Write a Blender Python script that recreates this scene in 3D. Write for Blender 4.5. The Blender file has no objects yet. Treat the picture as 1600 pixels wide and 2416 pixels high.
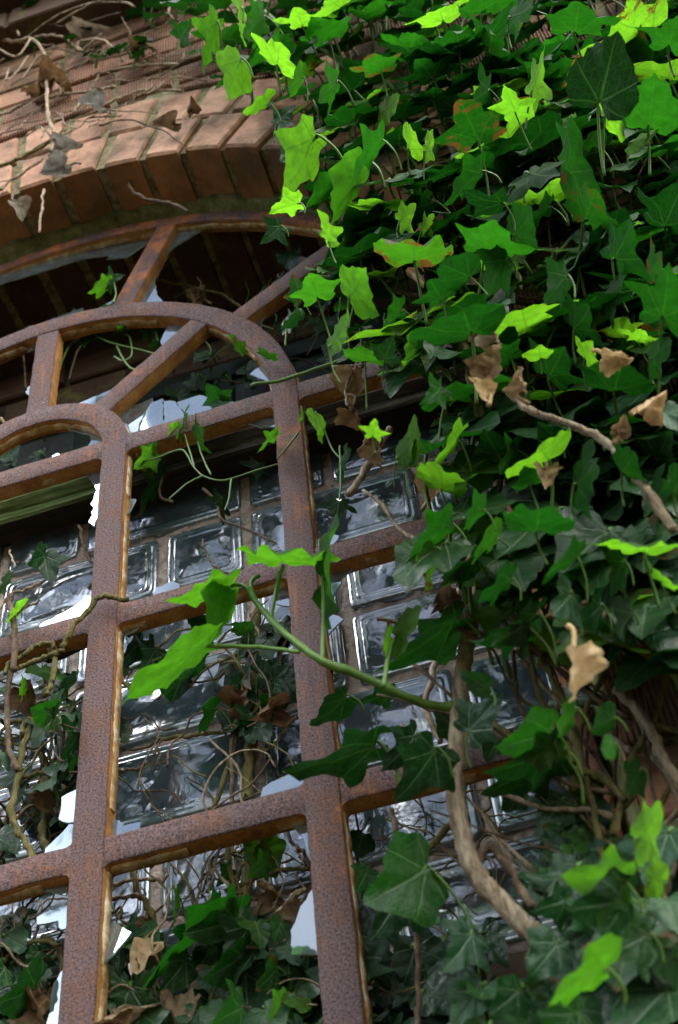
import bpy, math, random
import numpy as np
from mathutils import Vector, Matrix, noise as mnoise
random.seed(7)
rnd = random.random
def ru(a, b): return a + (b - a) * random.random()
W = 0.26                      # pane width in metres: all layout below is in pane widths
Z0 = 3.25                     # height of the springing line above the ground
C = bpy.context.scene.collection

# ------------------------------------------------------------------ camera
CAMP = np.array([2.5521, -4.2649, -6.3255])
F = 3348.96
FW = np.array([-0.12371806, 0.62772874, 0.76853788]); FW /= np.linalg.norm(FW)
RT = np.array([0.95384642, 0.28878875, -0.08232902]); RT -= FW * (RT @ FW); RT /= np.linalg.norm(RT)
DN = np.cross(FW, RT)
def ray(x, y):                # photograph pixel (1600 wide) -> direction
    return FW + RT * (x - 800) / F + DN * (y - 1208) / F
def px(x, y, d):              # photograph pixel -> point on the plane d behind the iron front (pane widths)
    r = ray(x, y); t = (d - CAMP[1]) / r[1]
    return CAMP + r * t
K = 1600 / 1568.0
def dpx(x, y, d): return px(x * K, y * K, d)
def proj(p):
    q = np.asarray(p, float) - CAMP
    z = q @ FW
    return (q @ RT) / z * F + 800, (q @ DN) / z * F + 1208
def M(p): return (p[0] * W, p[1] * W, p[2] * W + Z0)

# ------------------------------------------------------------------ mesh helpers
class MB:
    def __init__(s): s.v = []; s.f = []; s.m = []; s.uv = {}; s.t = []; s.tint = (0.5, 0.5, 0.5, 1)
    def add(s, pts, faces, mat=0, uvs=None):
        o = len(s.v)
        s.v += [tuple(p) for p in pts]; s.t += [s.tint] * len(pts)
        if uvs is not None:
            for i, u in enumerate(uvs): s.uv[o + i] = u
        for f in faces:
            s.f.append([o + i for i in f]); s.m.append(mat)
        return o
    def build(s, name, mats, parent=None, smooth=True, world=True, sharp=None):
        me = bpy.data.meshes.new(name)
        me.from_pydata([M(p) for p in s.v] if world else s.v, [], s.f)
        if not isinstance(mats, (list, tuple)): mats = [mats]
        for m in mats: me.materials.append(m)
        me.polygons.foreach_set('material_index', s.m)
        me.polygons.foreach_set('use_smooth', [smooth] * len(s.f))
        if s.uv:
            l = me.uv_layers.new(name='UVMap'); arr = np.zeros((len(me.loops), 2), np.float32)
            for i, lp in enumerate(me.loops): arr[i] = s.uv.get(lp.vertex_index, (0, 0))
            l.data.foreach_set('uv', arr.ravel())
        a = me.attributes.new('tint', 'FLOAT_COLOR', 'POINT')
        a.data.foreach_set('color', np.array(s.t, np.float32).ravel())
        if sharp: me.set_sharp_from_angle(angle=math.radians(sharp))
        me.update()
        o = bpy.data.objects.new(name, me); C.objects.link(o)
        if parent is not None: o.parent = parent
        return o
def tag(o, label=None, cat=None, group=None, kind=None):
    if label: o['label'] = label
    if cat: o['category'] = cat
    if group: o['group'] = group
    if kind: o['kind'] = kind
    return o
def empty(name, label, cat, group=None):
    o = bpy.data.objects.new(name, None); C.objects.link(o); o.empty_display_size = .1
    return tag(o, label, cat, group)

def box(mb, a, b, mat=0, bev=0.0):
    """axis-aligned box with chamfered front (-y) edges"""
    x0, y0, z0 = a; x1, y1, z1 = b
    if bev <= 0:
        p = [(x0,y0,z0),(x1,y0,z0),(x1,y1,z0),(x0,y1,z0),(x0,y0,z1),(x1,y0,z1),(x1,y1,z1),(x0,y1,z1)]
        mb.add(p, [(0,3,2,1),(4,5,6,7),(0,1,5,4),(1,2,6,5),(2,3,7,6),(3,0,4,7)], mat)
    else:
        prism(mb, [(x0,z0),(x1,z0),(x1,z1),(x0,z1)], y0, y1, bev, mat)
def prism(mb, poly, y0, y1, bev=0.0, mat=0, side=None, jit=0.0):
    """counter-clockwise polygon in x,z extruded from y0 (front) to y1, front edge chamfered"""
    n = len(poly); side = mat if side is None else side
    P = np.array(poly, float)
    if bev > 0:
        nxt = np.roll(P, -1, 0); prv = np.roll(P, 1, 0)
        e1 = P - prv; e2 = nxt - P
        e1 /= np.linalg.norm(e1, axis=1)[:, None] + 1e-9; e2 /= np.linalg.norm(e2, axis=1)[:, None] + 1e-9
        nn = np.stack([-(e1[:,1]+e2[:,1]), e1[:,0]+e2[:,0]], 1)
        nn /= np.linalg.norm(nn, axis=1)[:, None] + 1e-9
        Q = P + nn * bev
        pts = [(x, y0 + ru(-jit, jit), z) for x, z in Q] + [(x, y0 + bev, z) for x, z in P] + [(x, y1, z) for x, z in P]
        fs = [(i, (i+1) % n, n + (i+1) % n, n + i) for i in range(n)]
        o = mb.add(pts, [tuple(range(n))], mat)
        for i in range(n):
            mb.f.append([o + n + i, o + n + (i+1) % n, o + (i+1) % n, o + i]); mb.m.append(mat)
            mb.f.append([o + 2*n + i, o + 2*n + (i+1) % n, o + n + (i+1) % n, o + n + i]); mb.m.append(side)
        mb.f.append([o + 2*n + i for i in reversed(range(n))]); mb.m.append(side)
    else:
        pts = [(x, y0, z) for x, z in P] + [(x, y1, z) for x, z in P]
        o = mb.add(pts, [tuple(range(n))], mat)
        for i in range(n):
            mb.f.append([o + n + i, o + n + (i+1) % n, o + (i+1) % n, o + i]); mb.m.append(side)
        mb.f.append([o + n + i for i in reversed(range(n))]); mb.m.append(side)

def smooth_path(pts, n=6):
    pts = [np.array(p, float) for p in pts]
    if len(pts) < 3: return [pts[0] + (pts[-1]-pts[0]) * t for t in np.linspace(0, 1, n+1)]
    out = []
    for i in range(len(pts) - 1):
        p0 = pts[max(i-1, 0)]; p1 = pts[i]; p2 = pts[i+1]; p3 = pts[min(i+2, len(pts)-1)]
        for k in range(n):
            t = k / n
            out.append(0.5 * (2*p1 + (p2-p0)*t + (2*p0-5*p1+4*p2-p3)*t*t + (3*p1-p0-3*p2+p3)*t**3))
    out.append(pts[-1]); return out
def tube(mb, path, r0, r1=None, sides=6, mat=0, wob=0.0, knob=0.0, lump=0.0):
    r1 = r0 if r1 is None else r1
    n = len(path); rings = []; up = np.array([0.3, -0.5, 0.8])
    sd = rnd() * 99
    for i, p in enumerate(path):
        t = path[min(i+1, n-1)] - path[max(i-1, 0)]; t = t / (np.linalg.norm(t) + 1e-9)
        a = np.cross(t, up); a /= np.linalg.norm(a) + 1e-9; b = np.cross(t, a)
        r = r0 + (r1 - r0) * i / max(n-1, 1)
        if knob: r *= 1 + knob * max(0, mnoise.noise((sd, i * .35, 0))) * 2
        c = p + (np.array([mnoise.noise((sd, i*.5, k*7.)) for k in range(3)]) * wob if wob else 0)
        ring = []
        for k in range(sides):
            th = 2*math.pi*k/sides
            rr = r * (1 + lump * mnoise.noise((math.cos(th)*1.4 + sd, math.sin(th)*1.4, i*.22)))
            ring.append(c + a*math.cos(th)*rr + b*math.sin(th)*rr)
        rings.append(ring)
    pts = [q for r in rings for q in r]; fs = []
    for i in range(n-1):
        for k in range(sides):
            fs.append((i*sides+k, i*sides+(k+1) % sides, (i+1)*sides+(k+1) % sides, (i+1)*sides+k))
    fs.append(tuple(range(sides))[::-1]); fs.append(tuple((n-1)*sides+k for k in range(sides)))
    mb.add(pts, fs, mat, [(k/sides, i*.1) for i in range(n) for k in range(sides)])

# ------------------------------------------------------------------ materials
class NT:
    def __init__(s, name):
        s.m = bpy.data.materials.new(name); s.m.use_nodes = True
        s.t = s.m.node_tree; s.n = s.t.nodes; s.l = s.t.links
        s.p = s.n['Principled BSDF']; s.out = s.n['Material Output']
    def new(s, typ, **kw):
        n = s.n.new(typ)
        for k, v in kw.items():
            if k.startswith('i_'):
                n.inputs[int(k[2:]) if k[2:].isdigit() else k[2:].replace('_', ' ')].default_value = v
            else: setattr(n, k, v)
        return n
    def link(s, a, b): s.l.new(a, b)
    def coord(s, kind='Object'): return s.new('ShaderNodeTexCoord').outputs[kind]
    def noise(s, co, scale, detail=4, rough=.6, dist=0):
        n = s.new('ShaderNodeTexNoise'); n.inputs['Scale'].default_value = scale
        n.inputs['Detail'].default_value = detail; n.inputs['Roughness'].default_value = rough
        n.inputs['Distortion'].default_value = dist
        if co is not None: s.link(co, n.inputs['Vector'])
        return n.outputs['Fac']
    def ramp(s, fac, stops):
        r = s.new('ShaderNodeValToRGB'); e = r.color_ramp.elements
        while len(e) < len(stops): e.new(.5)
        for i, (p, c) in enumerate(stops):
            e[i].position = p; e[i].color = (*c, 1) if len(c) == 3 else c
        s.link(fac, r.inputs[0]); return r.outputs[0]
    def mix(s, fac, a, b, mode='MIX'):
        n = s.new('ShaderNodeMix', data_type='RGBA', blend_type=mode)
        for v, i in ((fac, 0), (a, 6), (b, 7)):
            if isinstance(v, (int, float)): n.inputs[i].default_value = v
            elif isinstance(v, tuple): n.inputs[i].default_value = (*v, 1)
            else: s.link(v, n.inputs[i])
        return n.outputs[2]
    def math(s, op, a, b=None, c=None, clamp=False):
        n = s.new('ShaderNodeMath', operation=op, use_clamp=clamp)
        for i, v in enumerate((a, b, c)):
            if v is None: continue
            if isinstance(v, (int, float)): n.inputs[i].default_value = v
            else: s.link(v, n.inputs[i])
        return n.outputs[0]
    def bump(s, h, strength=.5, dist=.01, normal=None):
        n = s.new('ShaderNodeBump'); n.inputs['Strength'].default_value = strength; n.inputs['Distance'].default_value = dist
        s.link(h, n.inputs['Height'])
        if normal is not None: s.link(normal, n.inputs['Normal'])
        return n.outputs[0]
    def set(s, color=None, rough=None, normal=None, spec=None, **kw):
        for key, v in (('Base Color', color), ('Roughness', rough), ('Normal', normal), ('Specular IOR Level', spec), *kw.items()):
            if v is None: continue
            i = s.p.inputs[key]
            if isinstance(v, (int, float)): i.default_value = v
            elif isinstance(v, tuple): i.default_value = (*v, 1)
            else: s.link(v, i)
        return s.m

def mat_rust(name, side=False, bare=.60):
    s = NT(name); co = s.coord()
    big = s.noise(co, 9, 5, .65); fine = s.noise(co, 380, 3, .7); mid = s.noise(co, 40, 5, .7)
    if not side:
        grain = s.ramp(fine, [(.37, (.014, .010, .012)), (.45, (.080, .048, .044)), (.60, (.135, .083, .075)), (.71, (.20, .155, .175))])
        brown = s.ramp(fine, [(.36, (.04, .018, .012)), (.60, (.165, .072, .038))])
        c = s.mix(s.ramp(s.math('ADD', s.math('MULTIPLY', mid, .5), s.math('MULTIPLY', big, .5)), [(.46, (0,)*3), (.58, (.85,)*3)]), grain, brown)
        org = s.ramp(mid, [(.3, (.24, .075, .022)), (.7, (.44, .15, .04))])
        mp = s.new('ShaderNodeMapping'); mp.inputs['Scale'].default_value = (1, 1, .06); s.link(co, mp.inputs[0])
        strk = s.noise(mp.outputs[0], 120, 3, .6)
        c = s.mix(s.math('MULTIPLY', s.ramp(strk, [(.56, (0,)*3), (.68, (.6,)*3)]), s.ramp(big, [(.42, (0,)*3), (.6, (1,)*3)])), c, (.26, .10, .035))
        c = s.mix(s.ramp(strk, [(.30, (.55,)*3), (.42, (0,)*3)]), c, (.045, .026, .022))
        k = s.math('MULTIPLY', s.ramp(big, [(bare, (0,)*3), (bare + .12, (1,)*3)]), s.ramp(mid, [(.40, (0,)*3), (.55, (.8,)*3)]))
        c = s.mix(k, c, org)
    else:
        c = s.ramp(s.mix(.5, big, mid), [(.35, (.13, .045, .012)), (.5, (.34, .15, .032)), (.66, (.50, .28, .075))])
        c = s.mix(s.ramp(fine, [(.3, (.6,)*3), (.5, (0,)*3)]), c, (.05, .02, .01))
    h = s.math('ADD', s.math('MULTIPLY', fine, .7), s.math('MULTIPLY', mid, .6))
    return s.set(c, .78, s.bump(h, .75, .0022), .35)
RUST = mat_rust('rust_face'); RUSTS = mat_rust('rust_flank', True); RUSTO = mat_rust('fresh_rust_face', False, .42)

def mat_putty():
    s = NT('putty'); co = s.coord(); n = s.noise(co, 60, 5, .7)
    c = s.ramp(n, [(.3, (.20, .10, .03)), (.48, (.42, .28, .12)), (.62, (.60, .52, .36)), (.8, (.7, .66, .55))])
    return s.set(c, .9, s.bump(n, .8, .003), .2)
PUTTY = mat_putty()

def tint_of(s):
    a = s.new('ShaderNodeAttribute', attribute_name='tint'); sp = s.new('ShaderNodeSeparateColor'); s.link(a.outputs['Color'], sp.inputs[0])
    return sp.outputs[0], sp.outputs[1], sp.outputs[2]

def mat_brick(name, ribbed=False, lo=(.46, .22, .13), hi=(.70, .41, .27), mi=(.50, .27, .165)):
    s = NT(name); co = s.coord(); r, g, b = tint_of(s)
    big = s.noise(co, 5, 5, .6); fine = s.noise(co, 120, 5, .7); mid = s.noise(co, 26, 4, .65)
    base = s.mix(r, lo, hi)
    c = s.mix(s.ramp(mid, [(.35, (.5,)*3), (.65, (0,)*3)]), base, mi)
    c = s.mix(s.ramp(fine, [(.30, (.6,)*3), (.46, (0,)*3)]), c, (.17, .085, .05))
    soot = s.ramp(s.math('ADD', big, s.math('MULTIPLY', mid, .35)), [(.60, (0,)*3), (.80, (.85,)*3)])
    c = s.mix(soot, c, (.085, .062, .035))
    moss = s.math('MULTIPLY', s.ramp(s.noise(co, 14, 6, .7), [(.56, (0,)*3), (.66, (.75,)*3)]), g)
    c = s.mix(moss, c, (.115, .125, .022))
    nb = s.bump(s.math('ADD', fine, s.math('MULTIPLY', mid, 1.2)), .55, .0035)
    if ribbed:
        sx = s.new('ShaderNodeSeparateXYZ'); s.link(co, sx.inputs[0])
        w = s.math('SINE', s.math('MULTIPLY', sx.outputs[0], 2 * math.pi / .0056))
        w = s.math('ADD', s.math('MULTIPLY', w, .5), s.math('MULTIPLY', mid, .5))
        nb = s.bump(w, .8, .004, nb)
        c = s.mix(s.math('MULTIPLY', s.ramp(w, [(.05, (1,)*3), (.45, (0,)*3)]), .55), c, (.13, .06, .04))
    return s.set(c, .88, nb, .25)
BRICK = mat_brick('brick'); BRICKR = mat_brick('brick_ribbed', True, (.32, .15, .085), (.52, .29, .185), (.36, .20, .11))
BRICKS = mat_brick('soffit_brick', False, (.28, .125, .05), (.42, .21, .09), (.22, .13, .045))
BRICKD = mat_brick('dark_brick', False, (.05, .026, .016), (.11, .06, .038), (.06, .036, .022))  # darkest brick: inner arch, spandrel, arch filling and top ledge
def mat_simple(name, stops, scale, rough=.9, bs=.6, bd=.004, spec=.2, stretch=None, fine=None):
    s = NT(name); co = s.coord()
    if stretch:
        mp = s.new('ShaderNodeMapping'); mp.inputs['Scale'].default_value = stretch; s.link(co, mp.inputs[0]); co = mp.outputs[0]
    n = s.noise(co, scale, 6, .68)
    c = s.ramp(n, stops)
    return s.set(c, rough, s.bump(n, bs, bd), spec)
MORTAR = mat_simple('mortar', [(.3, (.05, .045, .02)), (.48, (.19, .175, .09)), (.6, (.29, .26, .16)), (.72, (.15, .17, .05))], 55, .95, .9, .006)
GMORTAR = mat_simple('block_mortar', [(.30, (.07, .05, .04)), (.40, (.28, .225, .18)), (.56, (.42, .345, .28)), (.75, (.50, .43, .36))], 85, .95, 1.0, .006)
MOSSM = mat_simple('mossy_mortar', [(.3, (.055, .05, .015)), (.5, (.13, .14, .05)), (.7, (.24, .23, .12))], 40, .95, .8, .005)
BEAM0 = mat_simple('plain_beam', [(.25, (.03, .03, .012)), (.42, (.11, .14, .035)), (.58, (.26, .30, .11)), (.78, (.45, .46, .28))], 16, .85, .7, .004, .2, (.6, 4, 9))
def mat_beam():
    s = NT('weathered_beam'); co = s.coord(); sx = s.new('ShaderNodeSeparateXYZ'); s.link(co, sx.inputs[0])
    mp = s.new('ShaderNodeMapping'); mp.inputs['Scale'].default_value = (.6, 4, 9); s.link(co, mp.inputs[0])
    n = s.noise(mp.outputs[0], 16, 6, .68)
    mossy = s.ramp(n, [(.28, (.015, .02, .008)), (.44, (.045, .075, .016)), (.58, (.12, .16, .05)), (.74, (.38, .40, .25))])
    bare = s.ramp(n, [(.28, (.012, .010, .007)), (.5, (.045, .038, .022)), (.68, (.10, .095, .045)), (.82, (.20, .19, .12))])  # dark tones paint the shade of leaves over the right of the beam
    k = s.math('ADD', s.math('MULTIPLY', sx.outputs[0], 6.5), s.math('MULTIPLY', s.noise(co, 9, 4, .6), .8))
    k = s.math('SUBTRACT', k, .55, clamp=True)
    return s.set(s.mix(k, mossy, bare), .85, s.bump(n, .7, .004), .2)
BEAM = mat_beam()
DARKW = mat_simple('dark_wood', [(.3, (.010, .008, .006)), (.6, (.035, .028, .020)), (.8, (.05, .045, .025))], 14, .8, .7, .004, .2, (.6, 4, 6))
GREENW = mat_simple('green_paint', [(.3, (.006, .010, .007)), (.6, (.016, .028, .02)), (.8, (.03, .05, .035))], 12, .7, .5, .003, .12, (1, 4, 5))
SOIL = mat_simple('soil', [(.3, (.02, .015, .008)), (.6, (.06, .045, .025)), (.8, (.07, .08, .03))], 3, 1, .8, .05)
BARK = mat_simple('ivy_bark', [(.30, (.05, .035, .02)), (.44, (.22, .165, .10)), (.58, (.40, .315, .21)), (.76, (.55, .46, .33))], 75, .9, 1.0, .006, .2, (2.2, 2.2, .45))
BARKM = mat_simple('mossy_bark', [(.28, (.035, .03, .012)), (.45, (.11, .095, .03)), (.6, (.17, .15, .055)), (.78, (.28, .22, .13))], 75, .9, 1.0, .006, .2, (2, 2, .5))
TWIG = mat_simple('twig', [(.3, (.03, .02, .012)), (.5, (.10, .068, .04)), (.7, (.22, .16, .10))], 60, .85, .7, .003)
PALETWIG = mat_simple('dry_twig', [(.3, (.14, .10, .06)), (.5, (.30, .23, .15)), (.7, (.46, .38, .28))], 60, .85, .7, .003)
GREENST = mat_simple('green_stem', [(.3, (.05, .11, .015)), (.6, (.09, .19, .025)), (.8, (.15, .23, .05))], 30, .5, .3, .002, .4)

def mat_leaf():
    s = NT('ivy_leaf'); r, g, b = tint_of(s)
    uv = s.new('ShaderNodeUVMap'); sp = s.new('ShaderNodeSeparateXYZ'); s.link(uv.outputs[0], sp.inputs[0])
    u, v = sp.outputs[0], sp.outputs[1]
    vein = None
    for ang, wd in ((0, .030), (42, .023), (-42, .023), (98, .019), (-98, .019)):
        dx, dy = math.sin(math.radians(ang)), math.cos(math.radians(ang))
        al = s.math('ADD', s.math('MULTIPLY', u, dx), s.math('MULTIPLY', v, dy))
        pe = s.math('ABSOLUTE', s.math('SUBTRACT', s.math('MULTIPLY', u, dy), s.math('MULTIPLY', v, dx)))
        ww = s.math('MULTIPLY', s.math('SUBTRACT', 1.15, al), wd)
        k = s.math('SUBTRACT', 1.0, s.math('DIVIDE', pe, ww), clamp=True)
        k = s.math('MULTIPLY', k, s.math('GREATER_THAN', al, 0.0))
        vein = k if vein is None else s.math('MAXIMUM', vein, k)
        if abs(ang) < 50:   # side veins leaving the ray at an angle
            q = s.math('FRACT', s.math('MULTIPLY', s.math('SUBTRACT', al, s.math('MULTIPLY', pe, 1.1)), 5.5))
            q = s.math('SUBTRACT', 1.0, s.math('MULTIPLY', s.math('ABSOLUTE', s.math('SUBTRACT', q, .5)), 22), clamp=True)
            q = s.math('MULTIPLY', q, s.math('LESS_THAN', pe, .17)); q = s.math('MULTIPLY', q, s.math('GREATER_THAN', al, .1))
            vein = s.math('MAXIMUM', vein, s.math('MULTIPLY', q, .42))
    vo = s.new('ShaderNodeTexVoronoi', feature='DISTANCE_TO_EDGE'); vo.inputs['Scale'].default_value = 9; s.link(uv.outputs[0], vo.inputs['Vector'])
    ret = s.math('SUBTRACT', 1.0, s.math('MULTIPLY', vo.outputs['Distance'], 14), clamp=True)
    vein = s.math('MAXIMUM', vein, s.math('MULTIPLY', ret, .22))
    co = s.coord(); n = s.noise(co, 45, 5, .7); n2 = s.noise(co, 130, 3, .6)
    mott = s.ramp(s.math('ADD', s.math('MULTIPLY', n, .6), s.math('MULTIPLY', n2, .4)), [(.36, (.70,)*3), (.64, (1.15,)*3)])
    bf = s.new('ShaderNodeNewGeometry').outputs['Backfacing']
    top = s.mix(g, (.013, .060, .020), (.045, .13, .022))
    topv = s.mix(g, (.17, .27, .16), (.20, .32, .08))
    top = s.mix(s.math('MULTIPLY', vein, .9), top, topv)
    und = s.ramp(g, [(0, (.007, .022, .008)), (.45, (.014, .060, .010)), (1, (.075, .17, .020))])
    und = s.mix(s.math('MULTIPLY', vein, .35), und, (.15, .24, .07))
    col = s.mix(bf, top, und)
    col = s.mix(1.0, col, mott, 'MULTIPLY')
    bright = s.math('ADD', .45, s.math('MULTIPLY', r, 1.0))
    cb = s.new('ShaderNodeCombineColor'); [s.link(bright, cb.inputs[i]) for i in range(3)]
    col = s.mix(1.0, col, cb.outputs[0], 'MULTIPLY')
    # browned margin and spots
    rad = s.math('SQRT', s.math('ADD', s.math('MULTIPLY', u, u), s.math('POWER', s.math('SUBTRACT', v, .35), 2)))
    spot = s.math('MULTIPLY', s.ramp(s.math('ADD', n, s.math('MULTIPLY', rad, .35)), [(.66, (0,)*3), (.74, (1,)*3)]), b)
    col = s.mix(spot, col, (.11, .055, .02))
    trc = s.ramp(g, [(0, (.003, .040, .003)), (.30, (.008, .085, .004)), (.55, (.026, .20, .006)), (.92, (.20, .56, .016))])
    trc = s.mix(s.math('MULTIPLY', vein, .6), trc, (.03, .16, .008))
    trc = s.mix(1.0, trc, mott, 'MULTIPLY'); trc = s.mix(1.0, trc, cb.outputs[0], 'MULTIPLY')
    trc = s.mix(spot, trc, (.12, .05, .01))
    rough = s.math('ADD', .38, s.math('MULTIPLY', bf, .35))
    s.set(col, rough, s.bump(s.math('ADD', s.math('MULTIPLY', vein, -.6), s.math('MULTIPLY', n, .8)), .5, .003), s.math('SUBTRACT', .34, s.math('MULTIPLY', bf, .18)))
    tr = s.new('ShaderNodeBsdfTranslucent'); s.link(trc, tr.inputs[0])
    mx = s.new('ShaderNodeMixShader'); s.link(s.math('ADD', .26, s.math('MULTIPLY', s.math('POWER', g, .6), .34)), mx.inputs[0])
    s.link(s.p.outputs[0], mx.inputs[1]); s.link(tr.outputs[0], mx.inputs[2]); s.link(mx.outputs[0], s.out.inputs[0])
    return s.m
LEAF = mat_leaf()
def mat_dead():
    s = NT('withered_leaf'); r, g, b = tint_of(s); co = s.coord(); n = s.noise(co, 45, 6, .7)
    dark = s.ramp(n, [(.3, (.045, .022, .010)), (.6, (.15, .082, .032)), (.8, (.27, .17, .08))])
    pale = s.ramp(n, [(.3, (.20, .12, .045)), (.55, (.50, .36, .17)), (.8, (.66, .54, .34))])
    c = s.mix(r, dark, pale)
    c = s.mix(g, c, s.ramp(n, [(.3, (.10, .10, .085)), (.7, (.30, .31, .28))]))
    s.set(c, .75, s.bump(n, .7, .004), .3)
    tr = s.new('ShaderNodeBsdfTranslucent'); s.link(c, tr.inputs[0])
    mx = s.new('ShaderNodeMixShader'); mx.inputs[0].default_value = .3
    s.link(s.p.outputs[0], mx.inputs[1]); s.link(tr.outputs[0], mx.inputs[2]); s.link(mx.outputs[0], s.out.inputs[0])
    return s.m
DEAD = mat_dead()
def mat_block():
    s = NT('glass_block'); r, g, b = tint_of(s); co = s.coord()
    c = s.mix(r, (.032, .052, .060), (.065, .105, .108))
    dirt = s.noise(co, 30, 5, .7)
    c = s.mix(s.ramp(dirt, [(.52, (0,)*3), (.75, (.35,)*3)]), c, (.12, .12, .10))
    rip = s.noise(co, 26, 2, .5, .8)
    rough = s.ramp(dirt, [(.42, (.05,)*3), (.7, (.28,)*3)]); rough = s.math('ADD', rough, s.math('MULTIPLY', r, .10))
    s.set(c, rough, s.bump(rip, .18, .012), .6, **{'IOR': 2.15, 'Coat Weight': .8, 'Coat Roughness': .03, 'Coat IOR': 1.5})
    return s.m
BLOCK = mat_block()
def mat_shard(name, dustlo, dusthi, gloss):
    s = NT(name); co = s.coord(); n = s.noise(co, 30, 6, .7)
    tr = s.new('ShaderNodeBsdfTransparent'); tr.inputs[0].default_value = (.80, .92, .90, 1)
    gl = s.new('ShaderNodeBsdfGlossy'); gl.inputs['Roughness'].default_value = .035; gl.inputs[0].default_value = (.80, .91, .97, 1)
    rip = s.noise(co, 7, 2, .5); s.link(s.bump(rip, .08, .01), gl.inputs['Normal'])
    m1 = s.new('ShaderNodeMixShader')
    lw = s.new('ShaderNodeLayerWeight'); lw.inputs[0].default_value = gloss
    s.link(lw.outputs['Fresnel'], m1.inputs[0]); s.link(tr.outputs[0], m1.inputs[1]); s.link(gl.outputs[0], m1.inputs[2])
    df = s.new('ShaderNodeBsdfDiffuse'); df.inputs[0].default_value = (.50, .60, .62, 1)
    m2 = s.new('ShaderNodeMixShader'); s.link(s.ramp(n, [(.35, (dustlo,)*3), (.75, (dusthi,)*3)]), m2.inputs[0])
    s.link(m1.outputs[0], m2.inputs[1]); s.link(df.outputs[0], m2.inputs[2]); s.link(m2.outputs[0], s.out.inputs[0])
    return s.m
SHARD = mat_shard('broken_glass', .02, .12, .76)
SHARDD = mat_shard('dusty_broken_glass', .03, .16, .74)
EDGE = mat_simple('glass_edge', [(.3, (.20, .36, .33)), (.7, (.55, .70, .67))], 40, .15, .2, .002, .6)
def mat_pane():
    s = NT('dark_pane'); co = s.coord(); n = s.noise(co, 20, 5, .7)
    c = s.ramp(n, [(.4, (.006, .010, .008)), (.75, (.05, .06, .05))])
    return s.set(c, .35, None, .22)
DPANE = mat_pane()

# ------------------------------------------------------------------ the ground and the brick wall
g = MB(); N = 24; S_ = 60.
pts = [(-S_ + 2*S_*i/N, -S_ + 2*S_*j/N, 0.03*mnoise.noise((i*.9, j*.9, 0))) for j in range(N+1) for i in range(N+1)]
g.add(pts, [(j*(N+1)+i, j*(N+1)+i+1, (j+1)*(N+1)+i+1, (j+1)*(N+1)+i) for j in range(N) for i in range(N)])
tag(g.build('ground', SOIL, world=False), kind='structure')

YF = -0.42; RI = 2.66; ZB = -5.6; ZG = -Z0 / W; R2 = 3.62
wall = empty('brick_wall', 'old red brick wall with a two ring arch over the window', 'wall')
CH = 0.325; J = 0.058
def bricks():
    mb = MB(); mr = MB()
    k0 = int(math.floor(ZG / CH)); zt = 10.5
    k = k0
    while k * CH < zt:
        z0 = k * CH + J / 2; z1 = (k + 1) * CH - J / 2
        x = -9.0 + (0.48 if k % 2 else 0) + ru(-.03, .03)
        while x < 10.5:
            L = 0.955 if rnd() < .72 else .475
            x0, x1 = x + J/2, x + L - J/2
            x += L
            if z1 > 8.6 and (x1 < -3 or x0 > 6): continue
            poly = []
            for (a, b) in (((x0,z0),(x1,z0)),((x1,z0),(x1,z1)),((x1,z1),(x0,z1)),((x0,z1),(x0,z0))):
                m = 10 if abs(a[0]-b[0]) > .2 else 4
                for i in range(m): poly.append((a[0]+(b[0]-a[0])*i/m, a[1]+(b[1]-a[1])*i/m))
            if z1 <= 0.02:
                if z1 > ZB:
                    if x0 > -RI and x1 < RI: continue
                    if x0 < -RI < x1: poly = [(x0,z0),(-RI,z0),(-RI,z1),(x0,z1)] if -RI-x0 > .06 else None
                    elif x0 < RI < x1: poly = [(RI,z0),(x1,z0),(x1,z1),(RI,z1)] if x1-RI > .06 else None
                    else: poly = [(x0,z0),(x1,z0),(x1,z1),(x0,z1)]
                else: poly = [(x0,z0),(x1,z0),(x1,z1),(x0,z1)]
                if poly is None: continue
            else:
                r = [math.hypot(*q) for q in poly]
                if max(r) < R2 + .1: continue
                if min(r) < R2:
                    poly = [(q[0]*max(R2/rr, 1), q[1]*max(R2/rr, 1)) for q, rr in zip(poly, r)]
                    q2 = [poly[0]]
                    for q in poly[1:]:
                        if math.hypot(q[0]-q2[-1][0], q[1]-q2[-1][1]) > .012: q2.append(q)
                    if math.hypot(q2[0][0]-q2[-1][0], q2[0][1]-q2[-1][1]) < .012: q2.pop()
                    poly = q2
                    if len(poly) < 4: continue
                else: poly = [(x0,z0),(x1,z0),(x1,z1),(x0,z1)]
            t = mr if rnd() < .8 else mb
            t.tint = (rnd(), ru(.5, 1), rnd(), 1)
            d = ru(-.012, .012)
            prism(t, poly, YF + d, YF + .2, .012, 0)
        k += 1
    mr.build('face_brickwork', BRICKR, wall, smooth=False); mb.build('plain_brickwork', BRICK, wall, smooth=False)
bricks()
def wedge(mb, a0, a1, r0, r1, y0, y1, bev):
    n = 3
    poly = [(r0*math.cos(a0+(a1-a0)*i/n), r0*math.sin(a0+(a1-a0)*i/n)) for i in range(n, -1, -1)]
    poly = [(r0*math.cos(a1+(a0-a1)*i/n), r0*math.sin(a1+(a0-a1)*i/n)) for i in range(n+1)]
    poly += [(r1*math.cos(a0+(a1-a0)*i/n), r1*math.sin(a0+(a1-a0)*i/n)) for i in range(n+1)]
    prism(mb, poly, y0, y1, bev, 0, 1)
mi_ = MB()
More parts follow.
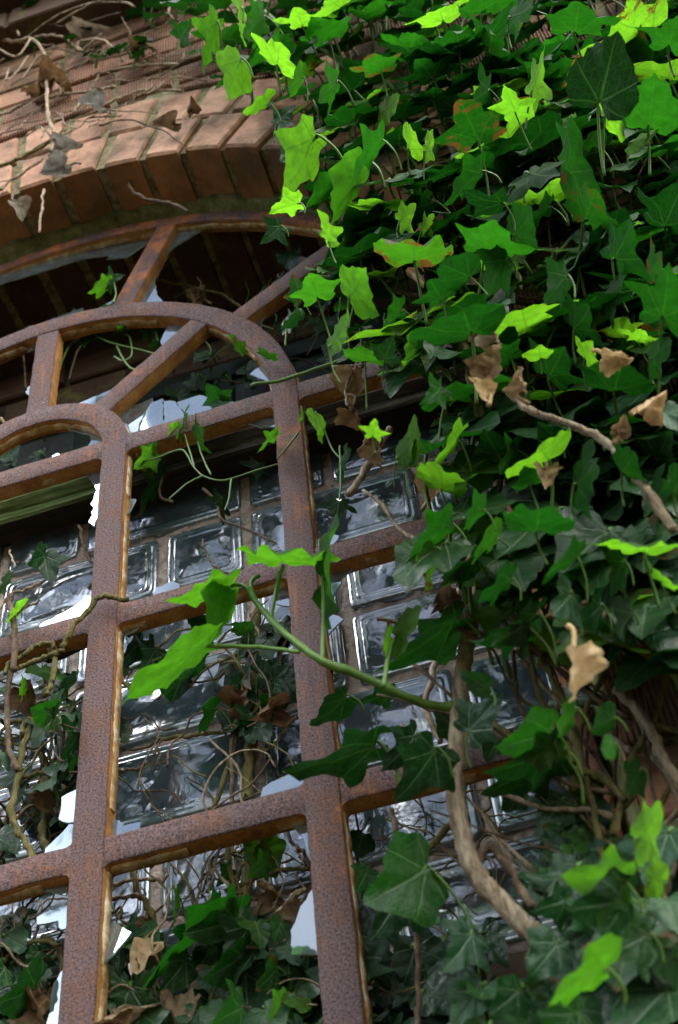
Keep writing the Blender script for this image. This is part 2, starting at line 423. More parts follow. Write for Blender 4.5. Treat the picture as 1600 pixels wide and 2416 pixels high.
for ring, (r0, r1, nb, ph) in enumerate(((RI, 3.10, 27, 0), (3.145, 3.575, 31, .5))):
    mb = MB()
    for i in range(nb):
        p = math.pi / nb; gj = .027 / r0 * 1.1
        a0 = (i + ru(-.03, .03)) * p + gj; a1 = (i + 1 + ru(-.03, .03)) * p - gj
        mb.tint = (ru(.45, 1), ru(.15, .6), rnd(), 1)
        d = ru(-.012, .012) - (.012 if ring == 0 else 0)
        wedge(mb, a0, a1, r0 + ru(-.008, .008), r1, YF + d, .03, .018)
        if ring == 0:
            mi_.tint = (ru(0, .5), .8, rnd(), 1)
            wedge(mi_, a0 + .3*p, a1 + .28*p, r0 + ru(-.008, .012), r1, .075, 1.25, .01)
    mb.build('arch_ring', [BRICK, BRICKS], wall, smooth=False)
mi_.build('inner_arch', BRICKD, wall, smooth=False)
# jamb bricks behind the facing, both sides
mb = MB()
for sgn in (-1, 1):
    k = int(ZB / CH)
    while k * CH < -.05:
        z0, z1 = k*CH + J/2, min((k+1)*CH - J/2, 0)
        for (ya, yb) in ((YF + .215, .28), (.325, 1.25)):
            mb.tint = (rnd(), .7, rnd(), 1)
            xa = sgn * (RI + ru(-.008, .008)); xb = sgn * (RI + .5)
            box(mb, (min(xa, xb), ya, z0), (max(xa, xb), yb, z1))
        k += 1
mb.build('jamb_brickwork', BRICK, wall, smooth=False)
# mortar body: outer slab with the arched hole
mb = MB(); na = 48
hole = [(RI + .02, ZB)] + [((RI+.02)*math.cos(math.pi*i/na), (RI+.02)*math.sin(math.pi*i/na)) for i in range(na+1)] + [(-RI-.02, ZB)]
outer = []
for (x, z) in hole:
    if z <= ZB + 1e-6: outer.append((x*4, ZB))
    else:
        a = math.atan2(z, x); outer.append((11*math.cos(a), 11*max(math.sin(a), 0)) if z > 0 else (x*4, z))
ym, yb_ = YF + .03, 1.6
n = len(hole)
for i in range(n - 1):
    a, b, c, d = hole[i], hole[i+1], outer[i+1], outer[i]
    mb.add([(a[0], ym, a[1]), (b[0], ym, b[1]), (c[0], ym, c[1]), (d[0], ym, d[1]), (a[0], yb_, a[1]), (b[0], yb_, b[1]), (c[0], yb_, c[1]), (d[0], yb_, d[1])],
           [(0,3,2,1), (4,5,6,7), (0,1,5,4), (2,3,7,6)])
box(mb, (-10.7, ym, ZG), (10.7, yb_, ZB - .002))
mb.build('mortar', MORTAR, wall, smooth=False)
# window ledge inside the opening and brick spandrel under the glass blocks
# made-up ledge in dark brick, standing in for deep shade at the top left
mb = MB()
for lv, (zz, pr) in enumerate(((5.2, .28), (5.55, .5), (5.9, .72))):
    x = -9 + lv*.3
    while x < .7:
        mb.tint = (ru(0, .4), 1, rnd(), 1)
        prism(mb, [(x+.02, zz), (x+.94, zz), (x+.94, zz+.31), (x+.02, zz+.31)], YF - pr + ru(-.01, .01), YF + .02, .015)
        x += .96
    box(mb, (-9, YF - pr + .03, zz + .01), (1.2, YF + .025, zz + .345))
mb.build('shade_ledge', BRICKD, wall, smooth=False)

# ------------------------------------------------------------------ back of the opening: blocks, beam, casement
YB = 0.45
gb = empty('glass_block_wall', 'wall of dusty glass blocks in rough mortar behind the broken iron window', 'glass wall')
mb = MB()
box(mb, (-RI - .01, YB + .03, -3.36), (RI + .01, YB + .35, .12))
def lump(mb2): pass
# a finely divided mortar face so that the joints are rough
nx, nz = 240, 160
pts = []
for j in range(nz + 1):
    for i in range(nx + 1):
        x = -RI + 2*RI*i/nx; z = -3.35 + 3.45*j/nz
        pts.append((x, YB + .012 + .022*mnoise.noise((x*9, z*9, 3)) + .012*mnoise.noise((x*31, z*31, 5)), z))
mb.add(pts, [(j*(nx+1)+i, j*(nx+1)+i+1, (j+1)*(nx+1)+i+1, (j+1)*(nx+1)+i) for j in range(nz) for i in range(nx)])
mb.build('mortar', GMORTAR, gb, smooth=True)
def glass_block(x0, x1, z0, z1):
    mb = MB(); g_ = .027
    x0 += g_; x1 -= g_; z0 += g_; z1 -= g_
    w, h = x1 - x0, z1 - z0
    def ringpts(ins, y, rr):
        a, b, c, d = x0+ins, x1-ins, z0+ins, z1-ins; o = []
        for cx, cz, st in ((b-rr, c+rr, -90), (b-rr, d-rr, 0), (a+rr, d-rr, 90), (a+rr, c+rr, 180)):
            for k in range(4):
                t = math.radians(st + 30*k); o.append((cx + rr*math.cos(t), y, cz + rr*math.sin(t)))
        return o
    prof = [(0, YB + .14, .03, 1), (0, YB - .006, .03, 1), (.008, YB - .013, .03, 1), (.030, YB - .014, .03, .8), (.036, YB - .012, .028, .6), (.042, YB - .013, .026, .6), (.047, YB - .0155, .03, .8), (.054, YB - .0155, .03, .3), (.070, YB - .012, .03, .06)]
    n = 16; base = len(mb.v)
    for ins, y, rr, t in prof:
        mb.tint = (t, 0, 0, 1); mb.add(ringpts(ins, y, rr), [])
    for r in range(len(prof) - 1):
        for k in range(n):
            mb.f.append([base + r*n + k, base + r*n + (k+1) % n, base + (r+1)*n + (k+1) % n, base + (r+1)*n + k]); mb.m.append(0)
    # wavy pillowed inner panel
    gx, gz = (28, 14) if w > h*1.5 else (16, 14)
    ins = .066; sd = rnd()*50; mb.tint = (0.05, 0, 0, 1); pts = []
    amp = ru(.014, .030)
    for j in range(gz + 1):
        for i in range(gx + 1):
            s_, t_ = i/gx, j/gz
            x = x0+ins + (w-2*ins)*s_; z = z0+ins + (h-2*ins)*t_
            e = min(1, 6*min(s_, 1-s_, t_*1.0, 1-t_))
            y = YB - .012 - e*(.010*math.sin(math.pi*s_)*math.sin(math.pi*t_) + amp*mnoise.noise((x*3.6+sd, z*5, 1)) + .16*amp*mnoise.noise((x*13+sd, z*17, 9)))
            pts.append((x, y, z))
    mb.add(pts, [(j*(gx+1)+i, j*(gx+1)+i+1, (j+1)*(gx+1)+i+1, (j+1)*(gx+1)+i) for j in range(gz) for i in range(gx)])
    return mb.build('glass_block', BLOCK, gb, smooth=True)
X0 = 1.11; U = .48
def xs(*k): return [X0 + U*i for i in k]
courses = [(-.33, .12, xs(-8, -7, -5, -3, -2, 0, 1, 3, 4)),
           (-.83, -.33, xs(-8, -6, -4, -3, -1, 0, 2, 3)),
           (-1.33, -.83, xs(-8, -7, -5, -4, -2, 0, 1, 3)),
           (-1.83, -1.33, xs(-8, -6, -5, -3, -2, 0, 1, 3)),
           (-2.33, -1.83, xs(-8, -7, -5, -3, -2, 0, 2, 3)),
           (-2.83, -2.33, xs(-8, -6, -4, -3, -1, 0, 2, 3)),
           (-3.33, -2.83, xs(-8, -7, -5, -4, -2, 0, 1, 3))]
for z0, z1, xx in courses:
    for a, b in zip(xx, xx[1:]): glass_block(a, b, z0, z1)
# brick spandrel under the blocks
sp = empty('spandrel_wall', 'low dark brick wall below the glass blocks inside the window opening', 'wall')
mb = MB()
k = 0
while -3.37 - (k+1)*CH > ZB - .3:
    z1 = -3.375 - k*CH; z0 = z1 - CH + J; x = -RI + (.48 if k % 2 else 0) - .48
    while x < RI:
        a, b = max(x + .02, -RI + .01), min(x + .935, RI - .01)
        if b - a > .08:
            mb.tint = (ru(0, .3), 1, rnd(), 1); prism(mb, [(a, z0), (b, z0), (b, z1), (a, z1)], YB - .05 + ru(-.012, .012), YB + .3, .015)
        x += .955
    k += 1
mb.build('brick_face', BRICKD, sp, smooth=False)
mb = MB(); box(mb, (-RI - .01, YB - .02, ZB - .01), (RI + .01, YB + .33, -3.365)); mb.build('mortar', MORTAR, sp, smooth=False)

bm = empty('wooden_beam', 'mossy weathered wooden beam lying across the top of the glass blocks', 'beam')
mb = MB()
prof = [(.46, -.015), (.29, -.02), (.278, .0), (.285, .012), (.315, .03), (.325, .115), (.290, .135), (.268, .158), (.276, .185), (.33, .20), (.40, .235), (.46, .24)]
nx = 60
for i in range(nx + 1):
    x = -RI + .005 + (2*RI - .01)*i/nx
    mb.add([(x, y + .006*mnoise.noise((x*5, y*30, z*30)), z + .006*mnoise.noise((x*7, y*20, 9))) for y, z in prof], [])
m_ = len(prof)
for i in range(nx):
    for k in range(m_ - 1):
        mb.f.append([i*m_+k, (i+1)*m_+k, (i+1)*m_+k+1, i*m_+k+1]); mb.m.append(1 if k == 0 else 0)
mb.f = [f[::-1] for f in mb.f]
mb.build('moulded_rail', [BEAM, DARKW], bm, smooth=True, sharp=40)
mb = MB(); box(mb, (-RI + .01, .47, .13), (RI - .01, .60, .40)); mb.build('back_board', DARKW, bm, smooth=False)

cs = empty('boarded_casement', 'dark green boarded casement with dusty panes above the wooden beam', 'window')
mb = MB()
YC = .62
for z0, z1, dy in ((.40, .62, 0), (.63, .78, -.03), (1.30, 1.45, 0)):
    box(mb, (-RI + .02, YC + dy, z0), (RI - .02, YC + .1, z1))
for x in (-1.9, -.95, 0.0, .95, 1.9):
    box(mb, (x - .06, YC - .015, .785), (x + .06, YC + .1, 1.295))
mb.build('casement_frame', GREENW, cs, smooth=False)
for x in (-1.9, -.95, 0.0, .95):
    mb = MB(); box(mb, (x + .065, YC + .04, .785), (x + .885, YC + .06, 1.295)); mb.build('dusty_pane', DPANE, cs, smooth=False)
# dark brick filling of the arch behind the void
fill = empty('arch_filling', 'dark brickwork closing the arch behind the iron window', 'wall')
mb = MB()
z = 1.46; k = 0
while z < RI:
    x = -RI + (.48 if k % 2 else 0) - .48
    while x < RI:
        a, b = x + .02, x + .935
        hw = math.sqrt(max(0, (RI - .01)**2 - (z + CH - J)**2)) if z + CH < RI else 0
        a, b = max(a, -hw), min(b, hw)
        if b - a > .1:
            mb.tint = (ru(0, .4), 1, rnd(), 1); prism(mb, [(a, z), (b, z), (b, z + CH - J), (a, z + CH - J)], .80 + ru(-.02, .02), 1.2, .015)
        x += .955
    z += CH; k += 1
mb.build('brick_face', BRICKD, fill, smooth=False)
mb = MB(); n = 40
prism(mb, [(RI*math.cos(math.pi*i/n), .2 + (RI - .2)*math.sin(math.pi*i/n)) for i in range(n+1)], .84, 1.24)
mb.build('mortar', SOIL, fill, smooth=False)

# ------------------------------------------------------------------ the iron window
win = empty('iron_window', 'rusty arched iron window frame with jagged broken panes', 'window')
def bar(name, path, width, y0, y1, closed=False, bev=.008, rough=.005, face=None, corners=()):
    """flat iron bar along a path of (x,z) with chamfered edges; material 0 on the face, 1 on the flanks"""
    mb = MB(); n = len(path); hw = width / 2
    P = np.array(path, float); sd = rnd()*40
    for i in range(n):
        t = P[min(i+1, n-1)] - P[max(i-1, 0)]; t /= np.linalg.norm(t); nn = np.array([-t[1], t[0]])
        w0 = hw + rough*mnoise.noise((sd, i*.7, 0)); w1 = hw + rough*mnoise.noise((sd, i*.7, 8))
        for off, y in ((-w0, y1), (-w0, y0 + bev), (-w0 + bev*.35, y0 + bev*.35), (-w0 + bev, y0), (w1 - bev, y0), (w1 - bev*.35, y0 + bev*.35), (w1, y0 + bev), (w1, y1)):
            q = P[i] + nn*off; mb.add([(q[0], y + .0015*mnoise.noise((sd, i*.9, off*20)), q[1])], [])
    for i in range(n - 1):
        for k in range(8):
            a = i*8 + k; b = i*8 + (k+1) % 8
            mb.f.append([a, a + 8, b + 8, b]); mb.m.append(0 if 1 <= k <= 5 else 1)
    mb.f.append(list(range(8))); mb.m.append(0); mb.f.append([(n-1)*8 + k for k in reversed(range(8))]); mb.m.append(0)
    for cx, cz, sx_, sz_ in corners:          # small cast fillets where the bars meet
        rf = ru(.018, .034); poly = [(cx - sx_*.02, cz - sz_*.02), (cx + sx_*rf, cz - sz_*.02)] + [(cx + sx_*rf*(1 - math.sin(t)), cz + sz_*rf*(1 - math.cos(t))) for t in np.linspace(0, math.pi/2, 6)] + [(cx - sx_*.02, cz + sz_*rf)]
        if sx_*sz_ < 0: poly = poly[::-1]
        prism(mb, poly, y0 + .002, y1 - .004, 0, 0, 1)
    return mb.build(name, [face or RUST, RUSTS], win, smooth=True, sharp=35)
def line(a, b, n=40): return [(a[0]+(b[0]-a[0])*i/n, a[1]+(b[1]-a[1])*i/n) for i in range(n+1)]
def arc(r, a0, a1, n=72): return [(r*math.cos(math.radians(a0+(a1-a0)*i/n)), r*math.sin(math.radians(a0+(a1-a0)*i/n))) for i in range(n+1)]
HR = 1.3715; RO = 2.53
ZS = -4*HR - .1
DP = .102
mulls = []
for x in (-1.5, -.511, .511, 1.5):
    mulls.append(bar('mullion', line((x, ZS), (x, .0 if abs(x) > 1 else .0), 90), .145, 0, DP))
for i in range(5):
    bar('transom', line((-2.5, -HR*i), (2.5, -HR*i), 80), .135 if i else .150, .007, DP - .004, corners=[(x + sx_*.0725, -HR*i + sz_*(.0675 if i else .075), sx_, sz_) for x in (-1.5, -.511, .511, 1.5) for sx_ in (-1, 1) for sz_ in (-1, 1) if i or sz_ < 0])
bar('arch_bar', arc(1.5, -1.5, 181.5), .148, .004, DP - .002)
bar('arch_bar', arc(.515, -4, 184, 48), .148, .0045, DP - .002)
for a in (45, 90, 135):
    c_, s_ = math.cos(math.radians(a)), math.sin(math.radians(a))
    bar('spoke', line((.56*c_, .56*s_), (1.45*c_, 1.45*s_), 20), .145, .009, DP - .006)
for a in (36.5, 71.5, 108.5, 143.5):
    c_, s_ = math.cos(math.radians(a)), math.sin(math.radians(a))
    bar('spoke', line((1.55*c_, 1.55*s_), (2.50*c_, 2.50*s_), 24), .145, .009, DP - .006, face=RUSTO if a == 71.5 else None)
bar('frame_rim', [(RO, ZS)] + [(RO, ZS*(1 - i/30)) for i in range(1, 30)] + arc(RO, 0, 180, 90) + [(-RO, ZS*i/30) for i in range(1, 31)], .10, .006, DP, face=RUSTO)
bar('frame_rim', line((-2.5, ZS), (2.5, ZS), 60), .12, .010, DP - .008)
# mortar fillet between rim and brick
def strip(name, pathin, pathout, y0, y1, mat, parent, sdn=0):
    mb = MB(); n = len(pathin)
    for i in range(n):
        a, b = pathin[i], pathout[i]; q = .018*mnoise.noise((i*.35, sdn, 0)); q2 = .03*mnoise.noise((i*.21, sdn, 5))
        for t, y in ((-.05, y1), (.0, y0 + .05), (.35, y0 + .012), (.7, y0 - .035), (1.0, y0 - .10 + q2*2), (1.02, y1)):
            mb.add([(a[0]+(b[0]-a[0])*t, y + q, a[1]+(b[1]-a[1])*t)], [])
    for i in range(n-1):
        for k in range(5):
            mb.f.append([i*6+k, (i+1)*6+k, (i+1)*6+k+1, i*6+k+1]); mb.m.append(0)
    mb.f = [f[::-1] for f in mb.f]
    return mb.build(name, mat, parent, smooth=True)
pi_ = [(RO+.035, ZS*(1-i/60)) for i in range(60)] + arc(RO+.035, 0, 180, 160) + [(-RO-.035, ZS*i/60) for i in range(1, 61)]
po_ = [(RI+.005, ZS*(1-i/60)) for i in range(60)] + arc(RI+.005, 0, 180, 160) + [(-RI-.005, ZS*i/60) for i in range(1, 61)]
strip('mortar_fillet', pi_, po_, .03, .14, MOSSM, wall)

# putty remains along the panes
YG = .066
def putty(path, side, w0, seed, keep=.65, parent=win):
    mb = MB(); n = len(path); P = np.array(path, float); run = []
    def flush(run):
        if len(run) < 2: return
        o = len(mb.v)
        for (q, nn, wd) in run:
            for off, y in ((0, YG - .035), (wd*.55, YG - .022), (wd, YG + .008), (0, YG + .012)):
                mb.add([(q[0]+nn[0]*off, y, q[1]+nn[1]*off)], [])
        for i in range(len(run)-1):
            for k in range(4): mb.f.append([o+i*4+k, o+(i+1)*4+k, o+(i+1)*4+(k+1) % 4, o+i*4+(k+1) % 4]); mb.m.append(0)
    for i in range(n):
        t = P[min(i+1, n-1)] - P[max(i-1, 0)]; t /= np.linalg.norm(t); nn = np.array([-t[1], t[0]])*side
        k = mnoise.noise((seed*3.7, i*.07, 0)) + .5
        if k > 1 - keep: run.append((P[i], nn, w0*.5*(.7 + .12*rnd() + .9*mnoise.noise((seed, i*.18, 2)))))
        else: flush(run); run = []
    flush(run)
    if mb.v: mb.build('putty', PUTTY, parent, smooth=True)
sd = 1
for x in (-1.5, -.511, .511, 1.5):
    for s_ in (-1, 1):
        for r in range(4):
            a, b = -HR*r - .075, -HR*(r+1) + .075
            putty(line((x - s_*.070, a), (x - s_*.070, b), 60), -s_, .030, sd, .78); sd += 1
for r in range(5):
    for a, b in ((-2.45, -1.58), (-1.42, -.59), (-.43, .43), (.59, 1.42), (1.58, 2.45)):
        putty(line((a, -HR*r - .064), (b, -HR*r - .064), 40), -1, .026, sd, .55); sd += 1
        putty(line((a, -HR*r + .064), (b, -HR*r + .064), 40), 1, .026, sd, .5); sd += 1
putty(arc(1.428, 3, 177, 120), 1, .026, 77, .8); putty(arc(1.572, 3, 177, 120), -1, .030, 78, .8)
putty(arc(.443, 8, 172, 60), 1, .024, 79, .7); putty(arc(.588, 12, 168, 60), -1, .024, 80, .7); putty(arc(2.483, 4, 176, 150), 1, .030, 81, .9)

# broken panes: outlines in photograph pixels laid on the glazing plane
SH = [
 ([(262,985),(270,966),(304,953),(296,985),(318,1045),(300,1055)],0),
 ([(305,953),(357,933),(352,950),(330,1000),(321,1044),(297,986)],0),
 ([(358,934),(362,946),(383,938),(385,975),(388,1025),(323,1044),(332,1001)],0),
 ([(384,939),(388,945),(400,943),(413,945),(432,972),(452,1010),(390,1025),(386,975)],0),
 ([(414,945),(449,933),(470,927),(520,944),(556,950),(600,945),(560,985),(454,1010),(434,972)],0),
 ([(170,962),(205,942),(258,916),(262,930),(215,972)],0),
 ([(149,985),(152,1009),(175,1015),(204,1023),(214,1032),(218,1042),(210,1062),(255,1050),(258,1010),(215,985),(180,975)],0),
 ([(180,1085),(188,1103),(204,1119),(222,1140),(229,1158),(224,1176),(217,1195),(226,1207),(220,1219),(224,1225),(216,1244),(230,1256),(262,1150),(258,1070)],0),
 ([(280,1172),(320,1176),(312,1195),(297,1217),(275,1225)],0),
 ([(96,1473),(134,1450),(172,1427),(193,1410),(203,1398),(212,1403),(235,1400),(230,1480),(85,1520)],0),
 ([(71,1547),(82,1553),(96,1559),(122,1549),(126,1515),(68,1525)],0),
 ([(262,1500),(278,1505),(311,1492),(335,1473),(330,1455),(255,1465)],0),
 ([(265,1530),(292,1538),(277,1553),(262,1556)],0),
 ([(255,1690),(270,1687),(282,1721),(270,1728),(255,1725)],1),
 ([(252,1731),(268,1730),(284,1741),(262,1783),(250,1790)],1),
 ([(240,1915),(252,1921),(290,1942),(288,1949),(330,1938),(330,1965),(235,1975)],1),
 ([(612,1895),(617,1878),(622,1860),(658,1838),(690,1822),(705,1805),(730,1800),(735,1890)],1),
 ([(205,1640),(191,1647),(182,1666),(190,1679),(205,1690)],0),
 ([(185,1860),(173,1866),(145,1880),(138,1930),(139,1933),(162,1941),(195,1935)],1),
 ([(190,1940),(162,1943),(135,1975),(108,2002),(105,2020),(185,2000)],1),
 ([(87,2103),(117,2103),(155,2112),(165,2080),(150,2075),(85,2095)],1),
 ([(165,2130),(145,2138),(87,2164),(89,2182),(138,2172),(140,2190),(145,2194),(165,2190)],0),
 ([(155,2280),(140,2290),(125,2317),(120,2370),(112,2420),(140,2425)],1),
 ([(222,2140),(245,2154),(278,2178),(311,2202),(285,2240),(235,2302),(215,2320)],1),
 ([(755,2070),(732,2082),(707,2133),(689,2200),(692,2240),(694,2266),(720,2262),(765,2258)],1),
 ([(690,1950),(705,1965),(718,1985),(728,2016),(750,2016),(745,1945)],1),
 ([(735,1290),(748,1276),(776,1257),(799,1262),(790,1280),(760,1300)],1),
 ([(745,1335),(850,1310),(846,1322),(827,1340),(805,1363),(805,1375),(790,1402),(772,1440),(750,1440)],1),
 ([(752,1430),(768,1438),(810,1461),(773,1503),(756,1510)],1),
 ([(653,1370),(660,1362),(690,1360),(692,1435),(668,1432),(653,1427)],1),
 ([(372,620),(367,630),(364,659),(370,694),(384,711),(395,730),(310,740),(330,690)],1),
 ([(395,530),(490,525),(475,540),(446,560),(415,579),(386,603),(375,610)],1),
 ([(375,545),(338,572),(297,606),(252,611),(258,600),(200,608),(143,630),(60,662),(-20,690),(-20,650),(100,610),(250,560),(340,530)],2),
 ([(220,740),(230,729),(255,714),(268,705),(285,730),(230,750)],0),
 ([(95,790),(102,764),(121,748),(150,740),(195,726),(198,745),(150,770)],0),
 ([(50,795),(56,780),(64,765),(77,764),(80,790)],0),
 ([(66,830),(72,818),(88,800),(92,820)],0),
 ([(402,755),(440,745),(430,780),(385,820),(379,806),(390,780)],1),
 ([(585,765),(605,745),(632,725),(625,745),(618,755),(616,775),(600,775)],0),
 ([(682,630),(686,614),(708,600),(725,605),(690,645)],1),
 ([(589,882),(600,872),(613,864),(640,860),(650,905),(633,903)],0),
 ([(508,1015),(540,1010),(576,996),(617,1012),(655,1014),(660,950),(570,970),(520,1000)],0),
 ([(700,925),(778,915),(770,932),(755,946),(724,951),(725,966),(714,996),(695,1000)],0),
 ([(60,925),(64,912),(74,905),(90,910),(80,945)],0),
 ([(118,1090),(123,1075),(135,1068),(141,1071),(150,1085)],0),
 ([(805,1790),(815,1797),(843,1817),(840,1835),(800,1835)],1),
 ([(360,1410),(367,1387),(408,1369),(423,1376),(420,1400)],0),
 ([(640,1260),(655,1240),(690,1235),(690,1310),(668,1300)],1),
 ([(262,1255),(285,1262),(280,1300),(262,1310)],1),
]
def jag(poly, y):
    P = [px(a, b, y)[[0, 2]] for a, b in poly]
    if sum(P[i][0]*P[(i+1) % len(P)][1] - P[(i+1) % len(P)][0]*P[i][1] for i in range(len(P))) < 0: P = P[::-1]
    out = []
    for i in range(len(P)):
        a, b = P[i], P[(i+1) % len(P)]; L = np.linalg.norm(b-a)
        out.append(a)
        m = int(L/.045)
        for k in range(1, m + 1):
            t = k/(m+1); nn = np.array([-(b-a)[1], (b-a)[0]])/L
            out.append(a + (b-a)*t + nn*ru(-.006, .006))
    return out
from mathutils.geometry import tessellate_polygon
for poly, k in SH:
    y = YG + ru(-.006, .006)
    P = jag(poly, y); mb = MB(); n = len(P); th = .010
    tr = tessellate_polygon([[Vector((p[0], p[1], 0)) for p in P]])
    # a slight lean, each shard its own
    cx, cz = np.mean(P, 0); tx, tz = ru(-.06, .06), ru(.0, .13)
    if poly[0][0] in (755, 222): tx, tz = (.16 if poly[0][0] == 755 else -.08), .20
    dy = [tx*(p[0]-cx) + tz*(p[1]-cz) for p in P]
    mb.add([(p[0], y + d, p[1]) for p, d in zip(P, dy)] + [(p[0], y + th + d, p[1]) for p, d in zip(P, dy)], [])
    for f in tr:
        a, b, c = f
        if (P[b][0]-P[a][0])*(P[c][1]-P[a][1]) - (P[b][1]-P[a][1])*(P[c][0]-P[a][0]) < 0: a, b, c = a, c, b
        mb.f.append([a, b, c]); mb.m.append(0); mb.f.append([n+c, n+b, n+a]); mb.m.append(0)
    for i in range(n): mb.f.append([n+i, n+(i+1) % n, (i+1) % n, i]); mb.m.append(1)
    mb.build('glass_shard', [SHARD if k == 0 else SHARDD, EDGE], win, smooth=False)

# torn dark strips hanging under the second transom
for poly in ([(300,1500),(345,1470),(400,1455),(490,1432),(520,1400),(300,1455)], [(60,1545),(110,1560),(150,1548),(205,1522),(215,1490),(60,1515)], [(815,1345),(850,1325),(905,1312),(975,1296),(975,1265),(815,1305)]):
    P = jag(poly, .10); mb = MB(); prism(mb, [tuple(p) for p in P], .10, .118)
    o = mb.build('torn_strip', DARKW, win, smooth=False); o['label'] = 'torn black strip under the crossbar'
# ------------------------------------------------------------------ ivy leaves
def outline(kind, n):
    if kind == 'heart': c = [(0,.0),(.10,-.10),(.26,-.14),(.42,-.02),(.50,.16),(.47,.36),(.36,.58),(.20,.80),(.07,.95),(0,1.0)]
    elif kind == 'lobed': c = [(0,.0),(.08,-.10),(.24,-.18),(.40,-.12),(.36,.02),(.40,.10),(.60,.25),(.66,.34),(.45,.40),(.29,.46),(.25,.60),(.15,.82),(0,1.0)]
    elif kind == 'star': c = [(0,.0),(.06,-.08),(.22,-.22),(.38,-.20),(.30,.0),(.34,.08),(.62,.20),(.72,.28),(.44,.37),(.22,.42),(.21,.56),(.12,.80),(0,1.0)]
    else: c = [(0,.0),(.09,-.10),(.26,-.16),(.43,-.06),(.46,.08),(.56,.22),(.58,.32),(.44,.46),(.33,.58),(.20,.78),(.08,.93),(0,1.0)]
    pts = [np.array([a, b, 0.]) for a, b in c]
    sp_ = smooth_path(pts, 4)
    L = np.concatenate([[0], np.cumsum([np.linalg.norm(sp_[i+1]-sp_[i]) for i in range(len(sp_)-1)])])
    half = []
    for t in np.linspace(0, L[-1], n):
        i = min(max(np.searchsorted(L, t) - 1, 0), len(sp_) - 2); f = (t-L[i])/(L[i+1]-L[i]+1e-9)
        half.append(sp_[i]+(sp_[i+1]-sp_[i])*f)
    half = [(h[0], h[1]) for h in half]
    return half + [(-h[0], h[1]) for h in half[-2:0:-1]]
OUT = {(k, n): outline(k, n) for k in ('heart', 'lobed', 'star', 'mid') for n in (11, 22)}
def leaf(mb, base, ax, lat, nr, S, kind='mid', hi=True, fold=.18, bow=.22, wave=.05, curl=0., young=.5, bright=.5, brown=0., mat=0, crump=0.):
    o = OUT[(kind, 22 if hi else 11)]
    rings = (.34, .62, .84, 1.0) if hi else (.55, 1.0)
    sd = rnd()*100; c0 = (0, .22); pts = []; uvs = []
    asy = ru(-.12, .12); tooth = ru(0, .022); ph = rnd()*6.28
    def put(u, v, e):
        uvs.append((u, v))
        u2 = u*(1 + asy*(1 if u > 0 else -1)); d = abs(u)
        w = fold*d - bow*max(v, 0)**2*.6 - .14*bow*d*d
        w += wave*e*mnoise.noise((u*3.1+sd, v*3.1, 0))*1.6 + wave*e*e*.45*math.sin(9*math.atan2(v-.22, u) + ph)
        if curl: w += curl*max(0, e-.6)**1.3*2.2*(.6+.6*mnoise.noise((u*2, v*2+sd, 1)))
        if crump:
            w += crump*(mnoise.noise((u*3+sd, v*3, 4)) + .7*mnoise.noise((u*6+sd, v*6, 2)))
            u2 *= 1 - .45*crump*abs(v); u2 += crump*.3*mnoise.noise((u*2, v*2+sd, 7)); v += crump*.25*mnoise.noise((u*2+sd, v*2, 11))
            w += crump*1.1*u*u*3
        pts.append(base + S*(lat*u2 + ax*v + nr*w))
    put(c0[0], c0[1], 0)
    for r in rings:
        ki = 0
        for (u, v) in o:
            j = (1 + .07*mnoise.noise((u*11+sd, v*11, 3)) + tooth*((ki % 2)*2 - 1) + .022*ru(-1, 1)) if r == 1.0 else 1; ki += 1
            put(c0[0] + (u-c0[0])*r*j, c0[1] + (v-c0[1])*r*j, r)
    n = len(o); fs = [(0, 1+i, 1+(i+1) % n) for i in range(n)]
    for k in range(len(rings)-1):
        a, b = 1+k*n, 1+(k+1)*n
        fs += [(a+i, b+i, b+(i+1) % n, a+(i+1) % n) for i in range(n)]
    mb.tint = (bright, young, brown, 1)
    mb.add(pts, fs, mat, uvs)
def unit(v): return v / (np.linalg.norm(v) + 1e-12)
def flipped(ax, lat): return np.cross(lat, ax)
def petiole(mb, base, ax, nr, S, to=None, r=None, mat=1, hi=True):
    r = .014*S + .001 if r is None else r
    if to is None:
        L = S*ru(.5, 1.0)
        to = base - ax*L*.35 + np.array([ru(-.25, .25), ru(.25, .7), -ru(.45, .95)])*L
    m = base*.5 + to*.5 - ax*S*.12 + np.array([0, 0, -.04*S])
    mb.tint = (.5, .5, .5, 1)
    tube(mb, smooth_path([base + ax*S*.03, base - ax*S*.07, m, to], 4 if hi else 2), r, r*1.25, 5 if hi else 4, mat)
